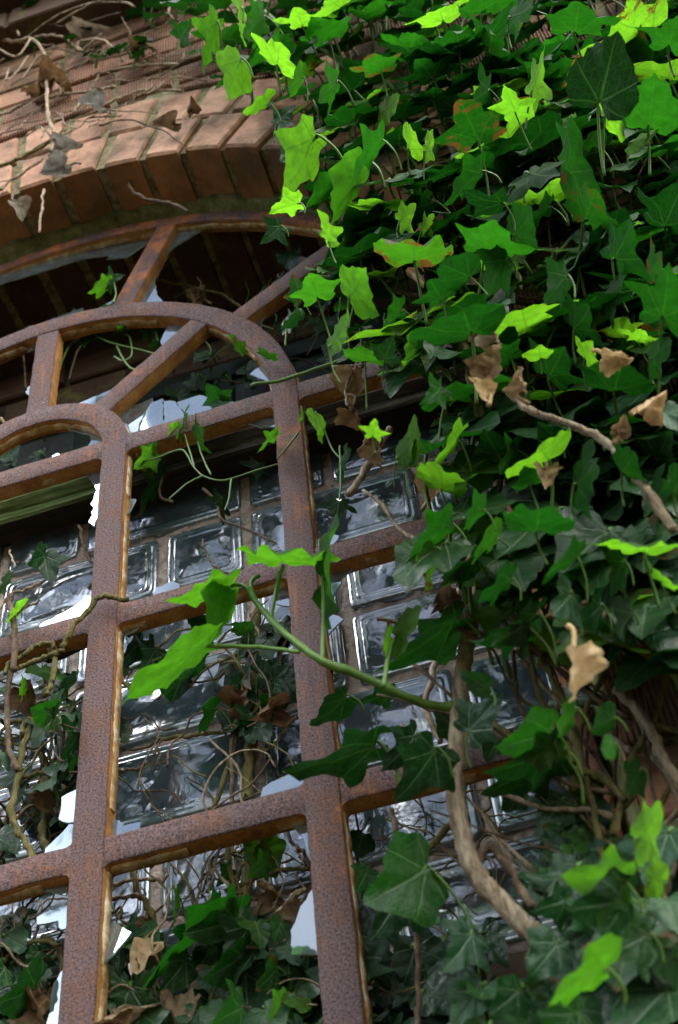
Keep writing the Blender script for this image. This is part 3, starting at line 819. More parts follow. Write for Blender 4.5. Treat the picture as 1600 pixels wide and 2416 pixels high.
def hero(mb, bx, by, tx, ty, S, side='u', young=.5, roll=0, d=None, kind=None, pet=True, away=-1, to=None, **kw):
    """leaf given by the photograph positions of its base and tip, its real length in pixels and its distance from the window plane"""
    d = (YF - ru(.25, .7)) if d is None else d
    b = dpx(bx, by, d); dist = np.linalg.norm(b - CAMP)
    rt = ray(tx*K, ty*K); v = unit(b - CAMP)
    t = CAMP + rt*((b - CAMP) @ v)/(rt @ v)
    A = t - b; L = np.linalg.norm(A); Sw = S*K/F*((b-CAMP) @ FW)
    if Sw > L: A = A + v*away*math.sqrt(Sw*Sw - L*L)
    else: Sw = L
    ax = unit(A); l0 = unit(np.cross(ax, v)); n0 = np.cross(l0, ax)
    r = math.radians(roll); lat = l0*math.cos(r) + n0*math.sin(r); nr = np.cross(lat, ax)
    if (side == 't') == (nr @ v > 0): lat = -lat; nr = -nr
    if kw.get('crump'): kind = random.choice(['mid', 'heart'])
    if kind is None: kind = random.choice(['mid', 'lobed', 'lobed', 'star', 'heart'])
    kw.setdefault('fold', ru(.10, .25)); kw.setdefault('bow', ru(.1, .3)); kw.setdefault('wave', ru(.04, .08))
    leaf(mb, b, ax, lat, nr, Sw, kind, True, young=young, bright=kw.pop('bright', ru(.35, .65)), brown=kw.pop('brown', 1.0 if rnd() < .07 else 0), **kw)
    if pet: petiole(mb, b, ax, nr, Sw, to)
    return b
LM = [LEAF, GREENST, TWIG]
def leafobj(parent, *a, label=None, **kw):
    mb = MB(); hero(mb, *a, **kw); o = mb.build('leaf', LM, parent)
    if label: o['label'] = label
    return o
def deadobj(parent, bx, by, tx, ty, S, d, pale=.5, grey=0., crump=.3, name='dead_leaf', label=None, cat=None, side='t'):
    mb = MB(); hero(mb, bx, by, tx, ty, S, side, roll=random.choice([-1, 1])*ru(15, 55), young=grey, bright=pale, d=d, pet=False, crump=crump*.55, curl=ru(.15, .55), fold=.3, bow=.6, brown=0)
    petw = dpx(bx, by, d); mb.tint = (pale, grey, 0, 1)
    q = dpx(bx*1.5 - tx*.5 + ru(-8, 8), by*1.5 - ty*.5, d)
    tube(mb, smooth_path([petw, petw*.5 + q*.5 + np.array([ru(-.03, .03), 0, .02]), q], 4), .007, .009, 5, 0)
    o = mb.build(name, DEAD, parent)
    return tag(o, label, cat)
# ------------------------------------------------------------------ stems
def od(pts): return [(x/K, y/K) for x, y in pts]     # 1600-wide photograph pixels -> leaf table pixels
def stem(parent, pts, d, r, mat, name='stem', r1=None, n=7, wob=.012, knob=.3, sides=7, depths=None, lump=0.0):
    P = [dpx(x, y, (depths[i] if depths else d)) for i, (x, y) in enumerate(pts)]
    mb = MB(); tube(mb, smooth_path(P, n), r, r1, sides, 0, wob, knob, lump)
    return mb.build(name, mat, parent)
def inpoly(x, y, P):
    c = False; n = len(P)
    for i in range(n):
        x1, y1 = P[i]; x2, y2 = P[i-1]
        if (y1 > y) != (y2 > y) and x < (x2-x1)*(y-y1)/(y2-y1) + x1: c = not c
    return c
def foliage(parent, poly, count, dlo, dhi, nfun, afun, slo, shi, yfun, hi=False, label=None, kinds=('mid', 'lobed', 'star', 'heart'), bright=(.2, .8)):
    mb = MB(); xs_ = [p[0] for p in poly]; ys_ = [p[1] for p in poly]; k = 0
    while k < count:
        x, y = ru(min(xs_), max(xs_)), ru(min(ys_), max(ys_))
        if not inpoly(x, y, poly): continue
        k += 1
        d = ru(dlo, dhi); b = dpx(x, y, d)
        nr = unit(nfun(y)); a = afun(); ax = unit(a - nr*(a @ nr)); lat = np.cross(ax, nr)
        S = ru(slo, shi)
        leaf(mb, b, ax, lat, nr, S, random.choice(kinds), hi, ru(.08, .3), ru(.05, .4), ru(.03, .09), young=yfun(), bright=ru(*bright), brown=1.0 if rnd() < .07 else 0)
        petiole(mb, b, ax, nr, S, r=.0075, hi=False)
    o = mb.build('foliage', LM, parent); return tag(o, label, kind='stuff')
def vines(parent, poly, count, d0, d1, mats, rlo, rhi, name='twigs', updir=(0, .1, 1.), lo=.5, hi=1.4, wander=.5):
    """thin stems, one mesh for each material"""
    mbs = [MB() for _ in mats]; xs_ = [p[0] for p in poly]; ys_ = [p[1] for p in poly]; k = 0
    while k < count:
        x, y = ru(min(xs_), max(xs_)), ru(min(ys_), max(ys_))
        if not inpoly(x, y, poly): continue
        k += 1
        p = dpx(x, y, ru(d0, d1)); L = ru(lo, hi); pts = [p]
        dr = unit(np.array(updir) + np.array([ru(-1, 1), 0, ru(-.6, .6)])*1.0)
        for i in range(7):
            dr = unit(dr + np.array([ru(-1, 1), ru(-.35, .35), ru(-1, 1)])*wander)
            p = p + dr*L/7
            p[1] = min(max(p[1], d0 - .05), d1 + .05)
            pts.append(p.copy())
        r = ru(rlo, rhi); i = k % len(mats)
        tube(mbs[i], smooth_path(pts, 4), r, r*.6, 5, 0, .006, .4)
    for mb, m in zip(mbs, mats): tag(mb.build(name, m, parent), kind='stuff')

nU = lambda y: np.array([ru(-.34, .34), -ru(.5, 1.0), ru(.42, .82)])
aU = lambda: np.array([ru(-.8, .8), -ru(.2, 1), -ru(-.1, .8)])
nD = lambda y: np.array([ru(-.55, .55), -ru(.6, 1.1), ru(-.25, .55)])
aD = lambda: np.array([ru(-.8, .8), -ru(-.1, .5), -ru(.4, 1)])

# ------------------------------------------------------------------ the big ivy over the right half of the arch
ivA = empty('ivy_plant', 'dense bright green ivy hanging over the upper right of the brick arch', 'ivy', 'ivy plants')
POLA = [(420, -150), (425, 60), (470, 170), (560, 215), (680, 240), (690, 330), (700, 420), (720, 500), (790, 540), (760, 640), (830, 760), (930, 820), (1010, 940), (1080, 1010), (2000, 1000), (2000, -150)]
yA = lambda: random.choice([ru(0, .3), ru(.1, .35), ru(.1, .4), ru(.2, .5), ru(.2, .5), ru(.7, 1)])
foliage(ivA, POLA, 560, YF - .55, YF - .06, nU, aU, .18, .40, yA, hi=True)
foliage(ivA, [(480, -100), (520, 160), (700, 260), (720, 460), (850, 640), (1000, 900), (1700, 900), (1700, -100)], 60, YF - .62, YF - .3, nU, aU, .28, .48, yA, hi=True)
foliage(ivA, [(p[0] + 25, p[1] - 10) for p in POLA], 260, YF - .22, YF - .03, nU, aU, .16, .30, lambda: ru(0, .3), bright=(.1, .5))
vines(ivA, [(720, 0), (900, 480), (1120, 880), (1700, 1000), (1700, 0)], 90, YF - .30, YF - .02, [TWIG, BARK, GREENST], .005, .014, 'twig', lo=.6, hi=1.5, wander=.35)
HA = [
 (1222,774,1200,692,205,'u',1.0,0),(1090,772,1065,700,215,'u',.25,0),(1500,70,1295,178,250,'u',.9,72),
 (1400,270,1440,205,140,'u',.95,35),(1500,292,1515,165,165,'u',.45,0),(1330,78,1340,-5,150,'u',.40,0),(1025,48,1010,2,122,'u',.9,0),
 (945,132,962,58,125,'u',.45,0),(1130,112,1150,60,165,'u',.35,20),(1060,108,1055,60,120,'u',.35,0),(1230,212,1273,105,122,'u',.95,62),
 (1192,262,1168,190,85,'u',.8,20),(1105,322,1060,222,175,'u',.35,0),(1052,250,1008,226,66,'t',.1,30),(820,292,815,232,135,'u',.25,0),
 (880,262,935,225,80,'u',.9,50),(556,140,515,232,115,'u',.85,35),(640,152,655,92,125,'u',.9,25),(418,88,440,48,62,'t',.2,25),
 (500,55,462,175,130,'u',.7,60),(642,284,680,238,55,'t',.2,40),(728,322,645,470,175,'u',.85,55),(665,374,700,312,72,'t',.2,55),
 (842,378,758,520,160,'u',.65,62),(925,512,968,472,70,'u',.9,35),(978,528,1010,495,55,'u',.9,40),(960,606,955,535,185,'u',.62,10),
 (1122,585,1150,500,150,'u',.55,0),(1190,545,1240,480,120,'u',.45,30),(1350,515,1390,430,195,'u',.42,25),(648,524,604,564,64,'t',.1,10),
 (735,690,712,622,100,'u',.6,0),(700,690,672,632,62,'t',.35,30),(765,800,818,718,100,'u',.8,66),(810,690,850,620,130,'u',.7,30),
 (690,718,652,768,62,'t',.1,62),(845,838,850,798,112,'u',.6,0),(890,830,905,782,72,'t',.3,20),(1440,780,1432,728,90,'u',.95,0),
 (1478,790,1490,752,88,'u',.9,0),(1352,828,1375,785,70,'u',.9,25),(1250,828,1245,795,64,'u',.9,0),(1420,905,1440,835,175,'u',.25,0),
 (1530,735,1560,600,170,'u',.35,20),(1500,640,1540,585,140,'u',.40,45),(730,955,728,1000,60,'u',.9,40),(862,1008,868,965,55,'u',.9,10),
 (940,1060,968,960,100,'u',.85,62),(920,1058,965,1020,75,'u',.8,40),(1000,180,960,130,110,'u',.3,20),(1130,210,1080,240,110,'u',.35,40),
 (880,165,850,120,100,'u',.5,20),(760,90,720,40,110,'u',.5,20),(700,60,680,10,95,'u',.9,15),(610,40,560,85,105,'u',.55,40),(560,20,540,70,110,'u',.9,55),
 (780,190,730,235,105,'u',.55,45),(620,240,560,255,90,'u',.85,60),(700,180,660,205,80,'u',.6,50),(880,330,800,420,130,'u',.5,62),(790,420,700,470,100,'u',.5,60),
 (945,345,965,290,95,'u',.9,45),(985,350,1010,300,72,'u',.95,60),(1250,330,1335,290,150,'u',.8,60),(1310,400,1340,270,180,'u',.4,55),(1220,400,1300,420,130,'u',.35,45),
 (1450,130,1500,60,140,'u',.35,20),(1545,110,1568,30,130,'u',.4,0),(1180,40,1240,20,110,'u',.35,35),(880,40,860,-10,110,'u',.5,10),(790,20,750,-10,100,'u',.85,20),
 (1170,600,1110,690,120,'u',.35,40),(1085,640,1010,600,110,'u',.30,20),(1020,690,990,640,95,'u',.3,0),(930,720,870,760,90,'u',.5,50),(1270,480,1215,505,80,'u',.4,50),
 (1310,640,1250,700,110,'u',.25,40),(1400,690,1460,650,130,'u',.25,50),(1330,760,1380,700,120,'u',.3,20),(1270,870,1310,800,130,'u',.25,10),(1180,830,1130,790,80,'u',.4,20),
 (1160,470,1070,455,110,'t',.05,55),(1420,600,1480,500,150,'u',.3,35),(1540,520,1568,430,140,'t',.15,30),(760,560,745,480,70,'u',.85,60),(820,560,770,610,75,'u',.8,55),
 (1000,470,920,560,110,'u',.35,60),(1110,400,1020,470,130,'u',.35,62),(1460,330,1530,310,80,'u',.9,62),(1390,350,1300,370,110,'u',.5,40),(690,470,620,488,50,'u',.9,40),
 (1020,900,975,935,72,'t',.35,20),(975,790,930,830,70,'u',.7,40),(1505,830,1560,790,120,'u',.35,40),(1530,950,1568,990,90,'t',.2,30),
]
leafobj(ivA, 1385, 238, 1425, 80, 178, 't', 0.0, 12, d=YF - 1.25, kind='heart', bow=.1, fold=.08, brown=0, label='large slate grey ivy leaf with pale veins')
for h in HA: leafobj(ivA, *h, d=YF - ru(.5, 1.0))
DA = [(1130,870,1150,790,80,YF-.9,.45,0,'crumpled brown withered leaf'),(1120,915,1095,870,70,YF-.95,.95,0,'pale tan withered leaf'),(1400,820,1465,835,75,YF-.95,1.0,0,'bleached cream withered leaf'),
      (1490,945,1540,920,80,YF-.95,.8,0,'tan withered leaf'),(1425,1005,1450,960,55,YF-.9,.35,0,'reddish brown withered leaf'),(900,850,895,905,75,YF-.3,.3,.8,'grey brown shrivelled leaf'),
      (1210,905,1190,850,60,YF-.9,.5,0,None),(820,860,805,940,95,-.3,.35,0,'long curled brown leaf'),(815,945,835,1010,80,-.3,.2,0,'long curled brown leaf'),(1140,770,1150,830,60,YF-.8,.4,.3,None),
      (1190,340,1180,390,50,YF-.3,.55,0,None),(1155,430,1150,385,40,YF-.4,.8,0,None)]
for bx, by, tx, ty, S, d, pale, grey, lb in DA: deadobj(ivA, bx, by, tx, ty, S*.85, d, pale, grey, ru(.3, .6), label=lb)
stem(ivA, [(560, -20), (650, 60), (740, 108), (800, 150), (885, 190), (960, 260)], YF - .28, .020, GREENST)
stem(ivA, [(1170, 900), (1188, 918), (1240, 955), (1330, 985), (1400, 1022), (1440, 1065), (1500, 1140), (1560, 1230)], YF - .68, .012, BARK, r1=.017, lump=.3)
stem(ivA, [(1060, 760), (1080, 830), (1090, 880), (1110, 960), (1130, 1050)], YF - .5, .020, BARKM)
stem(ivA, [(1120, -10), (1130, 30), (1160, 90)], YF - .5, .016, PALETWIG)
stem(ivA, [(1020, 300), (1060, 360), (1110, 400), (1150, 470)], YF - .3, .018, BARK)
stem(ivA, [(770, 850), (840, 845), (815, 860), (800, 905), (805, 940)], -.3, .008, BARK)

# ------------------------------------------------------------------ ivy with the thick stem on the right side of the window
ivB = empty('ivy_plant', 'ivy with a thick bare woody stem climbing past the right side of the window', 'ivy', 'ivy plants')
POLB = [(960, 930), (1010, 1120), (985, 1230), (1040, 1320), (1120, 1390), (1260, 1430), (1400, 1480), (1560, 1480), (1800, 1540), (2000, 1500), (2000, 960), (1080, 960)]
yB = lambda: random.choice([ru(0, .2), ru(.0, .3), ru(.1, .3), ru(.2, .5), ru(.6, 1)])
nB = lambda y: nU(y)*.5 + nD(y)*.5
foliage(ivB, POLB, 160, YF - .5, YF - .06, nB, aU, .22, .40, yB, hi=True)
foliage(ivB, [(1000, 1000), (1060, 1330), (1700, 1500), (1700, 1000)], 24, YF - .5, YF - .2, nB, aU, .22, .36, yB, hi=True)
POLC = [(1190, 1860), (1300, 1800), (1400, 1900), (1480, 1960), (1700, 1900), (1900, 2700), (1150, 2700), (1050, 2420), (1120, 2230), (1260, 2190), (1240, 2000)]
foliage(ivB, [(1330, 1980), (1460, 1960), (1700, 1850), (1900, 2700), (1250, 2700), (1290, 2300)], 90, YF - .35, YF - .05, nD, aD, .14, .24, lambda: random.choice([ru(0, .2), ru(.1, .4), ru(.2, .5), ru(0, .3), ru(.6, .85)]), hi=True)
foliage(ivB, POLC, 135, YF - .06, YF - .01, nD, aD, .12, .25, lambda: random.choice([ru(0, .2), ru(.1, .4), ru(.2, .5), ru(0, .3), ru(.6, .85)]), hi=True)
foliage(ivB, [(1090, 1330), (1130, 1780), (1300, 1720), (1420, 1560), (1300, 1400)], 5, -.40, -.05, nD, aD, .12, .2, lambda: ru(0, .2), hi=True)
vines(ivB, [(1150, 1000), (1200, 1500), (1350, 1900), (1350, 2400), (1700, 2400), (1700, 1000)], 70, YF - .10, YF - .02, [TWIG, BARK, BARKM], .005, .014, 'twig', lo=.5, hi=1.3, wander=.3)
stem(ivB, [(1480, 2520), (1390, 2360), (1285, 2215), (1185, 2112), (1100, 2015), (1064, 1905), (1052, 1790), (1058, 1700), (1064, 1600), (1076, 1520), (1092, 1430), (1114, 1340), (1132, 1240), (1150, 1100), (1160, 980)], -.50, .033, BARK, 'main_stem', r1=.027, n=14, wob=.008, knob=.10, sides=14, lump=.08)
stem(ivB, [(1470, 1240), (1508, 1335), (1540, 1392), (1590, 1440), (1660, 1500)], YF - .25, .036, BARK, r1=.045, lump=.3, n=10)
stem(ivB, [(1425, 1590), (1490, 1665), (1545, 1770), (1600, 1860), (1680, 1990)], YF - .10, .018, BARK, lump=.3, n=10)
stem(ivB, [(1240, 1450), (1255, 1530), (1290, 1600), (1330, 1700), (1370, 1850), (1400, 2000)], YF - .08, .011, BARKM, lump=.2)
stem(ivB, [(902, 990), (862, 1056), (832, 1108), (807, 1145)], -.25, .017, BARK)
stem(ivB, [(1065, 1350), (1040, 1440), (1000, 1560), (985, 1640), (1020, 1720)], -.1, .012, PALETWIG)
stem(ivB, [(1062, 1870), (1030, 1920), (960, 1985), (900, 2020)], -.4, .011, BARKM, r1=.014)
stem(ivB, [(905, 1870), (918, 1950), (928, 2040), (905, 2090)], -.2, .010, TWIG)
stem(ivB, [(985, 2050), (965, 2140), (970, 2300), (965, 2420)], -.2, .009, TWIG)
stem(ivB, [(1100, 2010), (1130, 1960), (1180, 2010), (1230, 2100)], -.5, .014, TWIG)
HB = [
 (1270,1066,1240,1024,182,'u',.9,0),(1060,1022,1000,1052,125,'u',.9,60),(1022,1132,1020,1062,130,'u',.9,25),(1240,1232,1250,1160,170,'u',.3,0),
 (1490,1276,1490,1236,190,'u',.85,0),(1530,1345,1540,1316,100,'u',.8,20),(1000,1272,982,1370,100,'u',.75,62),(1040,1216,930,1290,140,'u',.45,58),
 (1225,1118,1215,1086,92,'t',.5,0),(1195,1045,1140,1090,100,'u',.5,50),(1115,1180,1060,1220,100,'u',.45,55),(1330,1120,1390,1080,150,'u',.3,40),(1440,1090,1480,1040,120,'u',.3,20),
 (1520,1060,1545,1000,110,'t',.25,20),(1500,1160,1560,1120,130,'u',.3,40),(1290,1015,1250,985,80,'t',.05,20),(1150,1050,1120,1000,90,'t',.05,20),
 (1370,1320,1300,1290,140,'u',.3,30),(1440,1300,1400,1380,130,'u',.2,50),(1320,1370,1290,1420,120,'t',.05,40),(1560,1130,1600,1080,110,'u',.3,20),
 (1240,1420,1150,1500,150,'t',.12,62),(1330,1290,1250,1320,130,'u',.35,62),(1180,1340,1100,1390,120,'u',.3,62),(1210,1450,1090,1500,140,'t',.10,66),
 (1100,1300,1030,1330,110,'t',.25,55),(1150,1250,1080,1290,120,'u',.6,60),(1390,1400,1340,1450,110,'t',.06,50),(1460,1420,1420,1480,110,'u',.12,40),
 (1420,1660,1360,1690,85,'u',.35,40),(1330,1640,1280,1700,100,'u',.6,60),(1420,1720,1390,1750,60,'u',.5,30),(1130,1590,1060,1560,60,'t',.1,40)]
for h in HB: leafobj(ivB, *h, d=YF - ru(.45, .8))
HT = [  # leaves in front of the window whose upper side shows
 (1050,1432,895,1578,215,'t',.22,64,-.60),(1085,1690,1150,1605,115,'t',.06,25,-.75),(865,1722,675,1815,215,'t',.10,62,-.62),(962,1700,892,1785,115,'t',.05,30,-.62),
 (1005,1735,925,1862,150,'t',.04,28,-.70),(1275,1690,1165,1735,140,'t',.50,30,-.85),(1280,1725,1150,1812,175,'t',.18,60,-.8),(800,1612,728,1690,100,'t',.05,55,-.5),
 (985,2010,870,2085,200,'t',.35,15,-.55),(930,2060,880,2160,150,'t',0,25,-.4),(1440,2040,1310,2030,150,'t',.75,15,-1.0),(1500,2040,1560,2010,90,'u',.9,30,-1.0),
 (1475,1940,1550,1860,150,'u',.85,45,-.95),(1400,2245,1250,2290,210,'u',.7,60,-1.05),(1450,2080,1330,2110,160,'t',.08,25,-.95),(1290,2180,1230,2260,120,'t',.02,10,-.75),
 (1500,2160,1420,2210,140,'t',.25,30,-.95),(1090,2160,1040,2240,130,'t',0,20,-.55),(1330,2345,1250,2350,110,'t',.25,20,-.9),(1290,1750,1130,1860,200,'t',.04,62,-.62),
 (1420,2130,1480,2200,120,'t',.12,20,-.9),(1200,2290,1140,2350,100,'t',.1,20,-.6),(1540,2080,1568,2140,110,'t',.1,20,-.9),(1480,1780,1440,1840,90,'u',.3,40,-.6),
 (1560,2210,1500,2250,110,'u',.2,20,-.8),(1310,2080,1240,2110,100,'t',.05,30,-.75),(850,2010,830,2060,70,'t',.25,20,-.1),(1200,1830,1160,1880,60,'t',.05,10,-.4),
 (905,1600,830,1635,70,'t',.12,55,-.2),(1060,1690,1000,1640,80,'t',.05,20,-.3)]
for h in HT: leafobj(ivB, *h[:8], d=h[8], kind=random.choice(['lobed', 'lobed', 'mid']), fold=.12, bow=.3, brown=0)
for bx, by, tx, ty, S, d, pale, grey, lb in [(1325,1505,1340,1622,112,YF-.85,1.0,0,'large tan withered leaf hanging straight down'),(1060,1400,1005,1405,95,-.5,0,.1,'black curled withered leaf'),
      (1180,1250,1160,1300,70,YF-.3,.45,0,None),(1230,1790,1200,1815,90,-.5,.5,0,None),(1290,1395,1270,1430,50,YF-.4,.9,0,None),(875,1035,880,1080,55,-.35,.25,0,'golden brown withered leaf'),
      (855,1010,835,1050,50,-.3,.25,0,None),(1000,1150,1050,1090,75,YF-.2,.6,0,None),(1130,1010,1110,1060,60,YF-.3,.2,.9,None),(1260,1090,1265,1120,60,YF-.8,.3,0,None),
      (1352,1420,1340,1475,70,YF-.5,.15,.2,None)]:
    deadobj(ivB, bx, by, tx, ty, S, d, pale, grey, ru(.3, .6), label=lb)

# ------------------------------------------------------------------ the young sprig reaching across the window
sg = empty('ivy_sprig', 'young bright green ivy sprig reaching out across the middle of the iron window', 'ivy', 'ivy sprigs')
DS = -.80
stem(sg, [(1062, 1632), (1000, 1632), (925, 1605), (832, 1562), (745, 1528), (680, 1482), (632, 1438), (592, 1390), (574, 1362)], DS, .017, GREENST, r1=.011, depths=[-.5, -.55, -.65, -.72, DS, DS, DS, DS, DS], wob=.004)
def petstem(pts, r=.008): stem(sg, pts, DS, r, GREENST, 'petiole', wob=.002, knob=.1)
petstem([(692, 1508), (640, 1501), (590, 1496), (478, 1494)]); petstem([(574, 1362), (555, 1352), (530, 1355)]); petstem([(626, 1436), (632, 1400), (645, 1340), (655, 1308)])
petstem([(745, 1528), (748, 1440), (748, 1380), (746, 1336)]); petstem([(886, 1588), (898, 1520), (908, 1480)]); petstem([(592, 1392), (580, 1350), (600, 1330)])
for h in [(655,1306,640,1258,205,'u',.70,22),(530,1356,388,1384,150,'u',.72,68),(528,1360,482,1488,140,'u',.66,58),(478,1494,270,1610,250,'u',.68,73),(746,1338,780,1316,230,'u',.6,35),
          (908,1478,880,1500,88,'u',.85,40),(915,1470,985,1405,125,'u',.85,60)]:
    leafobj(sg, *h, d=DS, pet=False, kind='mid', bow=.15, fold=.10)
# ------------------------------------------------------------------ ivy in the gap between the iron and the glass blocks
gA = empty('ivy_plant', 'tangled ivy growing behind the central lower panes of the iron window', 'ivy', 'ivy plants')
for pts, d, r, m in [
   ([(610,1440),(602,1476),(608,1572),(602,1687),(588,1783),(583,1878),(590,2000),(575,2150),(560,2300),(565,2420)], .32, .022, BARKM),
   ([(560,1650),(555,1740),(525,1850),(500,1920),(480,2000)], .30, .011, BARKM), ([(548,1718),(545,1800),(548,1900)], .28, .009, TWIG),
   ([(368,1741),(430,1739),(468,1733),(525,1725),(548,1716),(590,1722)], .28, .009, BARKM), ([(262,1815),(300,1817),(330,1812),(345,1800)], .28, .008, TWIG),
   ([(372,1760),(376,1790),(360,1820)], .26, .005, TWIG), ([(640,1700),(660,1712),(690,1702),(705,1690)], .25, .006, TWIG), ([(600,1770),(640,1765),(665,1730),(700,1690)], .25, .007, BARKM),
   ([(272,1588),(330,1570),(380,1552)], .22, .006, GREENST), ([(490,1572),(520,1560),(580,1562),(610,1540),(612,1500),(590,1450)], .24, .007, PALETWIG),
   ([(307,2040),(326,2103),(353,2145),(368,2191),(372,2260),(350,2420)], .25, .013, BARKM), ([(240,2102),(296,2080),(353,2076),(387,2076),(392,2050)], .25, .008, BARK),
   ([(240,2122),(300,2116),(336,2118)], .25, .009, BARK), ([(533,1985),(544,2053),(552,2122),(560,2180)], .20, .011, BARKM), ([(530,2100),(563,2091),(613,2068),(678,2049),(732,2053)], .22, .009, BARKM),
   ([(678,1965),(698,1998),(722,2020),(735,2060)], .22, .008, TWIG), ([(250,2330),(290,2280),(330,2240),(340,2190)], .22, .008, BARK), ([(230,2340),(290,2336),(355,2333)], .2, .006, BARK),
   ([(640,2090),(652,2160),(655,2240),(650,2330)], .22, .008, TWIG), ([(275,1985),(268,1960)], .2, .005, TWIG), ([(590,2230),(610,2300),(600,2420)], .28, .012, BARK),
   ([(478,1275),(490,1310),(510,1340),(560,1362),(640,1400),(680,1430)], .2, .006, TWIG)]:
    stem(gA, od(pts), d, r, m)
vines(gA, [(250, 1480), (240, 1850), (690, 1750), (660, 1420)], 16, .12, .36, [TWIG, BARKM], .003, .008, 'twig', lo=.3, hi=.9, wander=.8)
vines(gA, [(235, 2010), (215, 2420), (730, 2420), (710, 1890)], 46, .12, .36, [TWIG, BARK, BARKM], .003, .008, 'twig', lo=.3, hi=1.0, wander=.8)
vines(gA, [(800, 1850), (830, 2300), (1150, 2300), (1150, 1800)], 22, .12, .36, [TWIG, BARKM], .003, .007, 'twig', lo=.3, hi=1.0, wander=.8)
for h in [(545,2128,440,2165,150,'t',.35,35,.12),(500,2095,440,2130,100,'t',.25,40,.15),(577,2140,510,2240,120,'t',.15,10,.10),(590,2135,610,2190,85,'t',.7,45,.10),(600,1945,640,2030,95,'t',.75,20,.16),(620,1990,575,2030,72,'t',.6,40,.15),
          (510,2130,310,2265,240,'u',.4,76,.12),(430,2220,375,2300,110,'t',.25,35,.14),(560,2210,480,2270,130,'t',.2,50,.14),(660,2310,625,2355,70,'t',.75,20,.05),(680,2300,700,2345,75,'u',.9,40,.05),
          (650,2130,635,2180,60,'t',.35,30,.12),(640,2240,600,2290,90,'t',.35,40,.12),(560,2330,500,2360,130,'t',.4,10,.06),(610,2330,650,2380,120,'t',.35,10,.06),(530,2010,500,2050,60,'t',.3,30,.2),
          (415,2080,390,2130,90,'u',.7,66,.16),(455,2150,400,2150,80,'t',.15,40,.2),(660,2190,690,2230,70,'t',.1,20,.15),(480,1440,440,1490,80,'u',.3,20,.18),(330,1480,285,1530,90,'t',.15,30,.2),(360,1500,330,1560,95,'t',.2,25,.22),
          (280,1520,290,1560,70,'t',.3,20,.2),(440,1545,420,1580,60,'u',.5,40,.2),(440,1560,370,1590,120,'t',.1,60,.16),(470,1540,400,1570,90,'u',.4,60,.22),(600,1560,640,1530,80,'t',.05,20,.2),(570,1580,540,1640,80,'t',.1,30,.24),
          (560,1470,580,1440,70,'t',.5,10,.15),(630,1580,660,1540,70,'t',.05,30,.2),(500,1640,450,1690,90,'u',.4,62,.2),(580,1650,560,1700,70,'t',.1,30,.24),(275,1680,290,1720,60,'t',.05,30,.3),(260,1660,285,1700,60,'u',.05,20,.25),
          (385,1395,350,1420,60,'u',.6,60,.1),(840,1930,825,1985,72,'u',.05,10,.18),(870,2030,840,2080,60,'t',.3,30,.1),(560,1870,600,1850,50,'u',.05,20,.3),(640,1640,600,1600,70,'u',.03,20,.26),(600,1690,560,1660,60,'u',.03,20,.28)]:
    leafobj(gA, *h[:8], d=h[8], pet=rnd() < .7)
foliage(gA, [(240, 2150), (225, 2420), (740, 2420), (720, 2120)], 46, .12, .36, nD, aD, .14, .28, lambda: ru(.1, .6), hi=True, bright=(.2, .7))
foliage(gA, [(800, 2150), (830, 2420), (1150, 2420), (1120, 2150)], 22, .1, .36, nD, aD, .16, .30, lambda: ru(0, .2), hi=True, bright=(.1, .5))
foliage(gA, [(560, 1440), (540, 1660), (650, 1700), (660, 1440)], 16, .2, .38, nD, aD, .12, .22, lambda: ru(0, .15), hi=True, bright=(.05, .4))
for bx, by, tx, ty, S, d, pale, grey, lb in [(355,2200,300,2235,80,.12,.75,.1,'pale tan withered leaf'),(600,1950,575,2000,60,.18,.8,.2,None),(620,2060,660,2100,75,.2,.1,0,None),(680,2080,640,2120,75,.15,.55,.3,None),
      (340,2340,280,2350,100,.15,.35,.2,None),(400,2330,430,2370,90,.15,.3,.2,None),(260,2370,300,2340,80,.1,.4,.1,None),(340,2130,330,2180,50,.25,.1,0,None),(560,1600,545,1680,75,.2,0,0,None),(640,1640,600,1660,80,.22,0,0,None),(650,2110,620,2150,60,.25,.15,0,None)]:
    deadobj(gA, bx, by, tx, ty, S, d, pale, grey, ru(.25, .45), label=lb)
gL = empty('ivy_plant', 'mossy ivy stems with few leaves behind and around the left panes of the iron window', 'ivy', 'ivy plants')
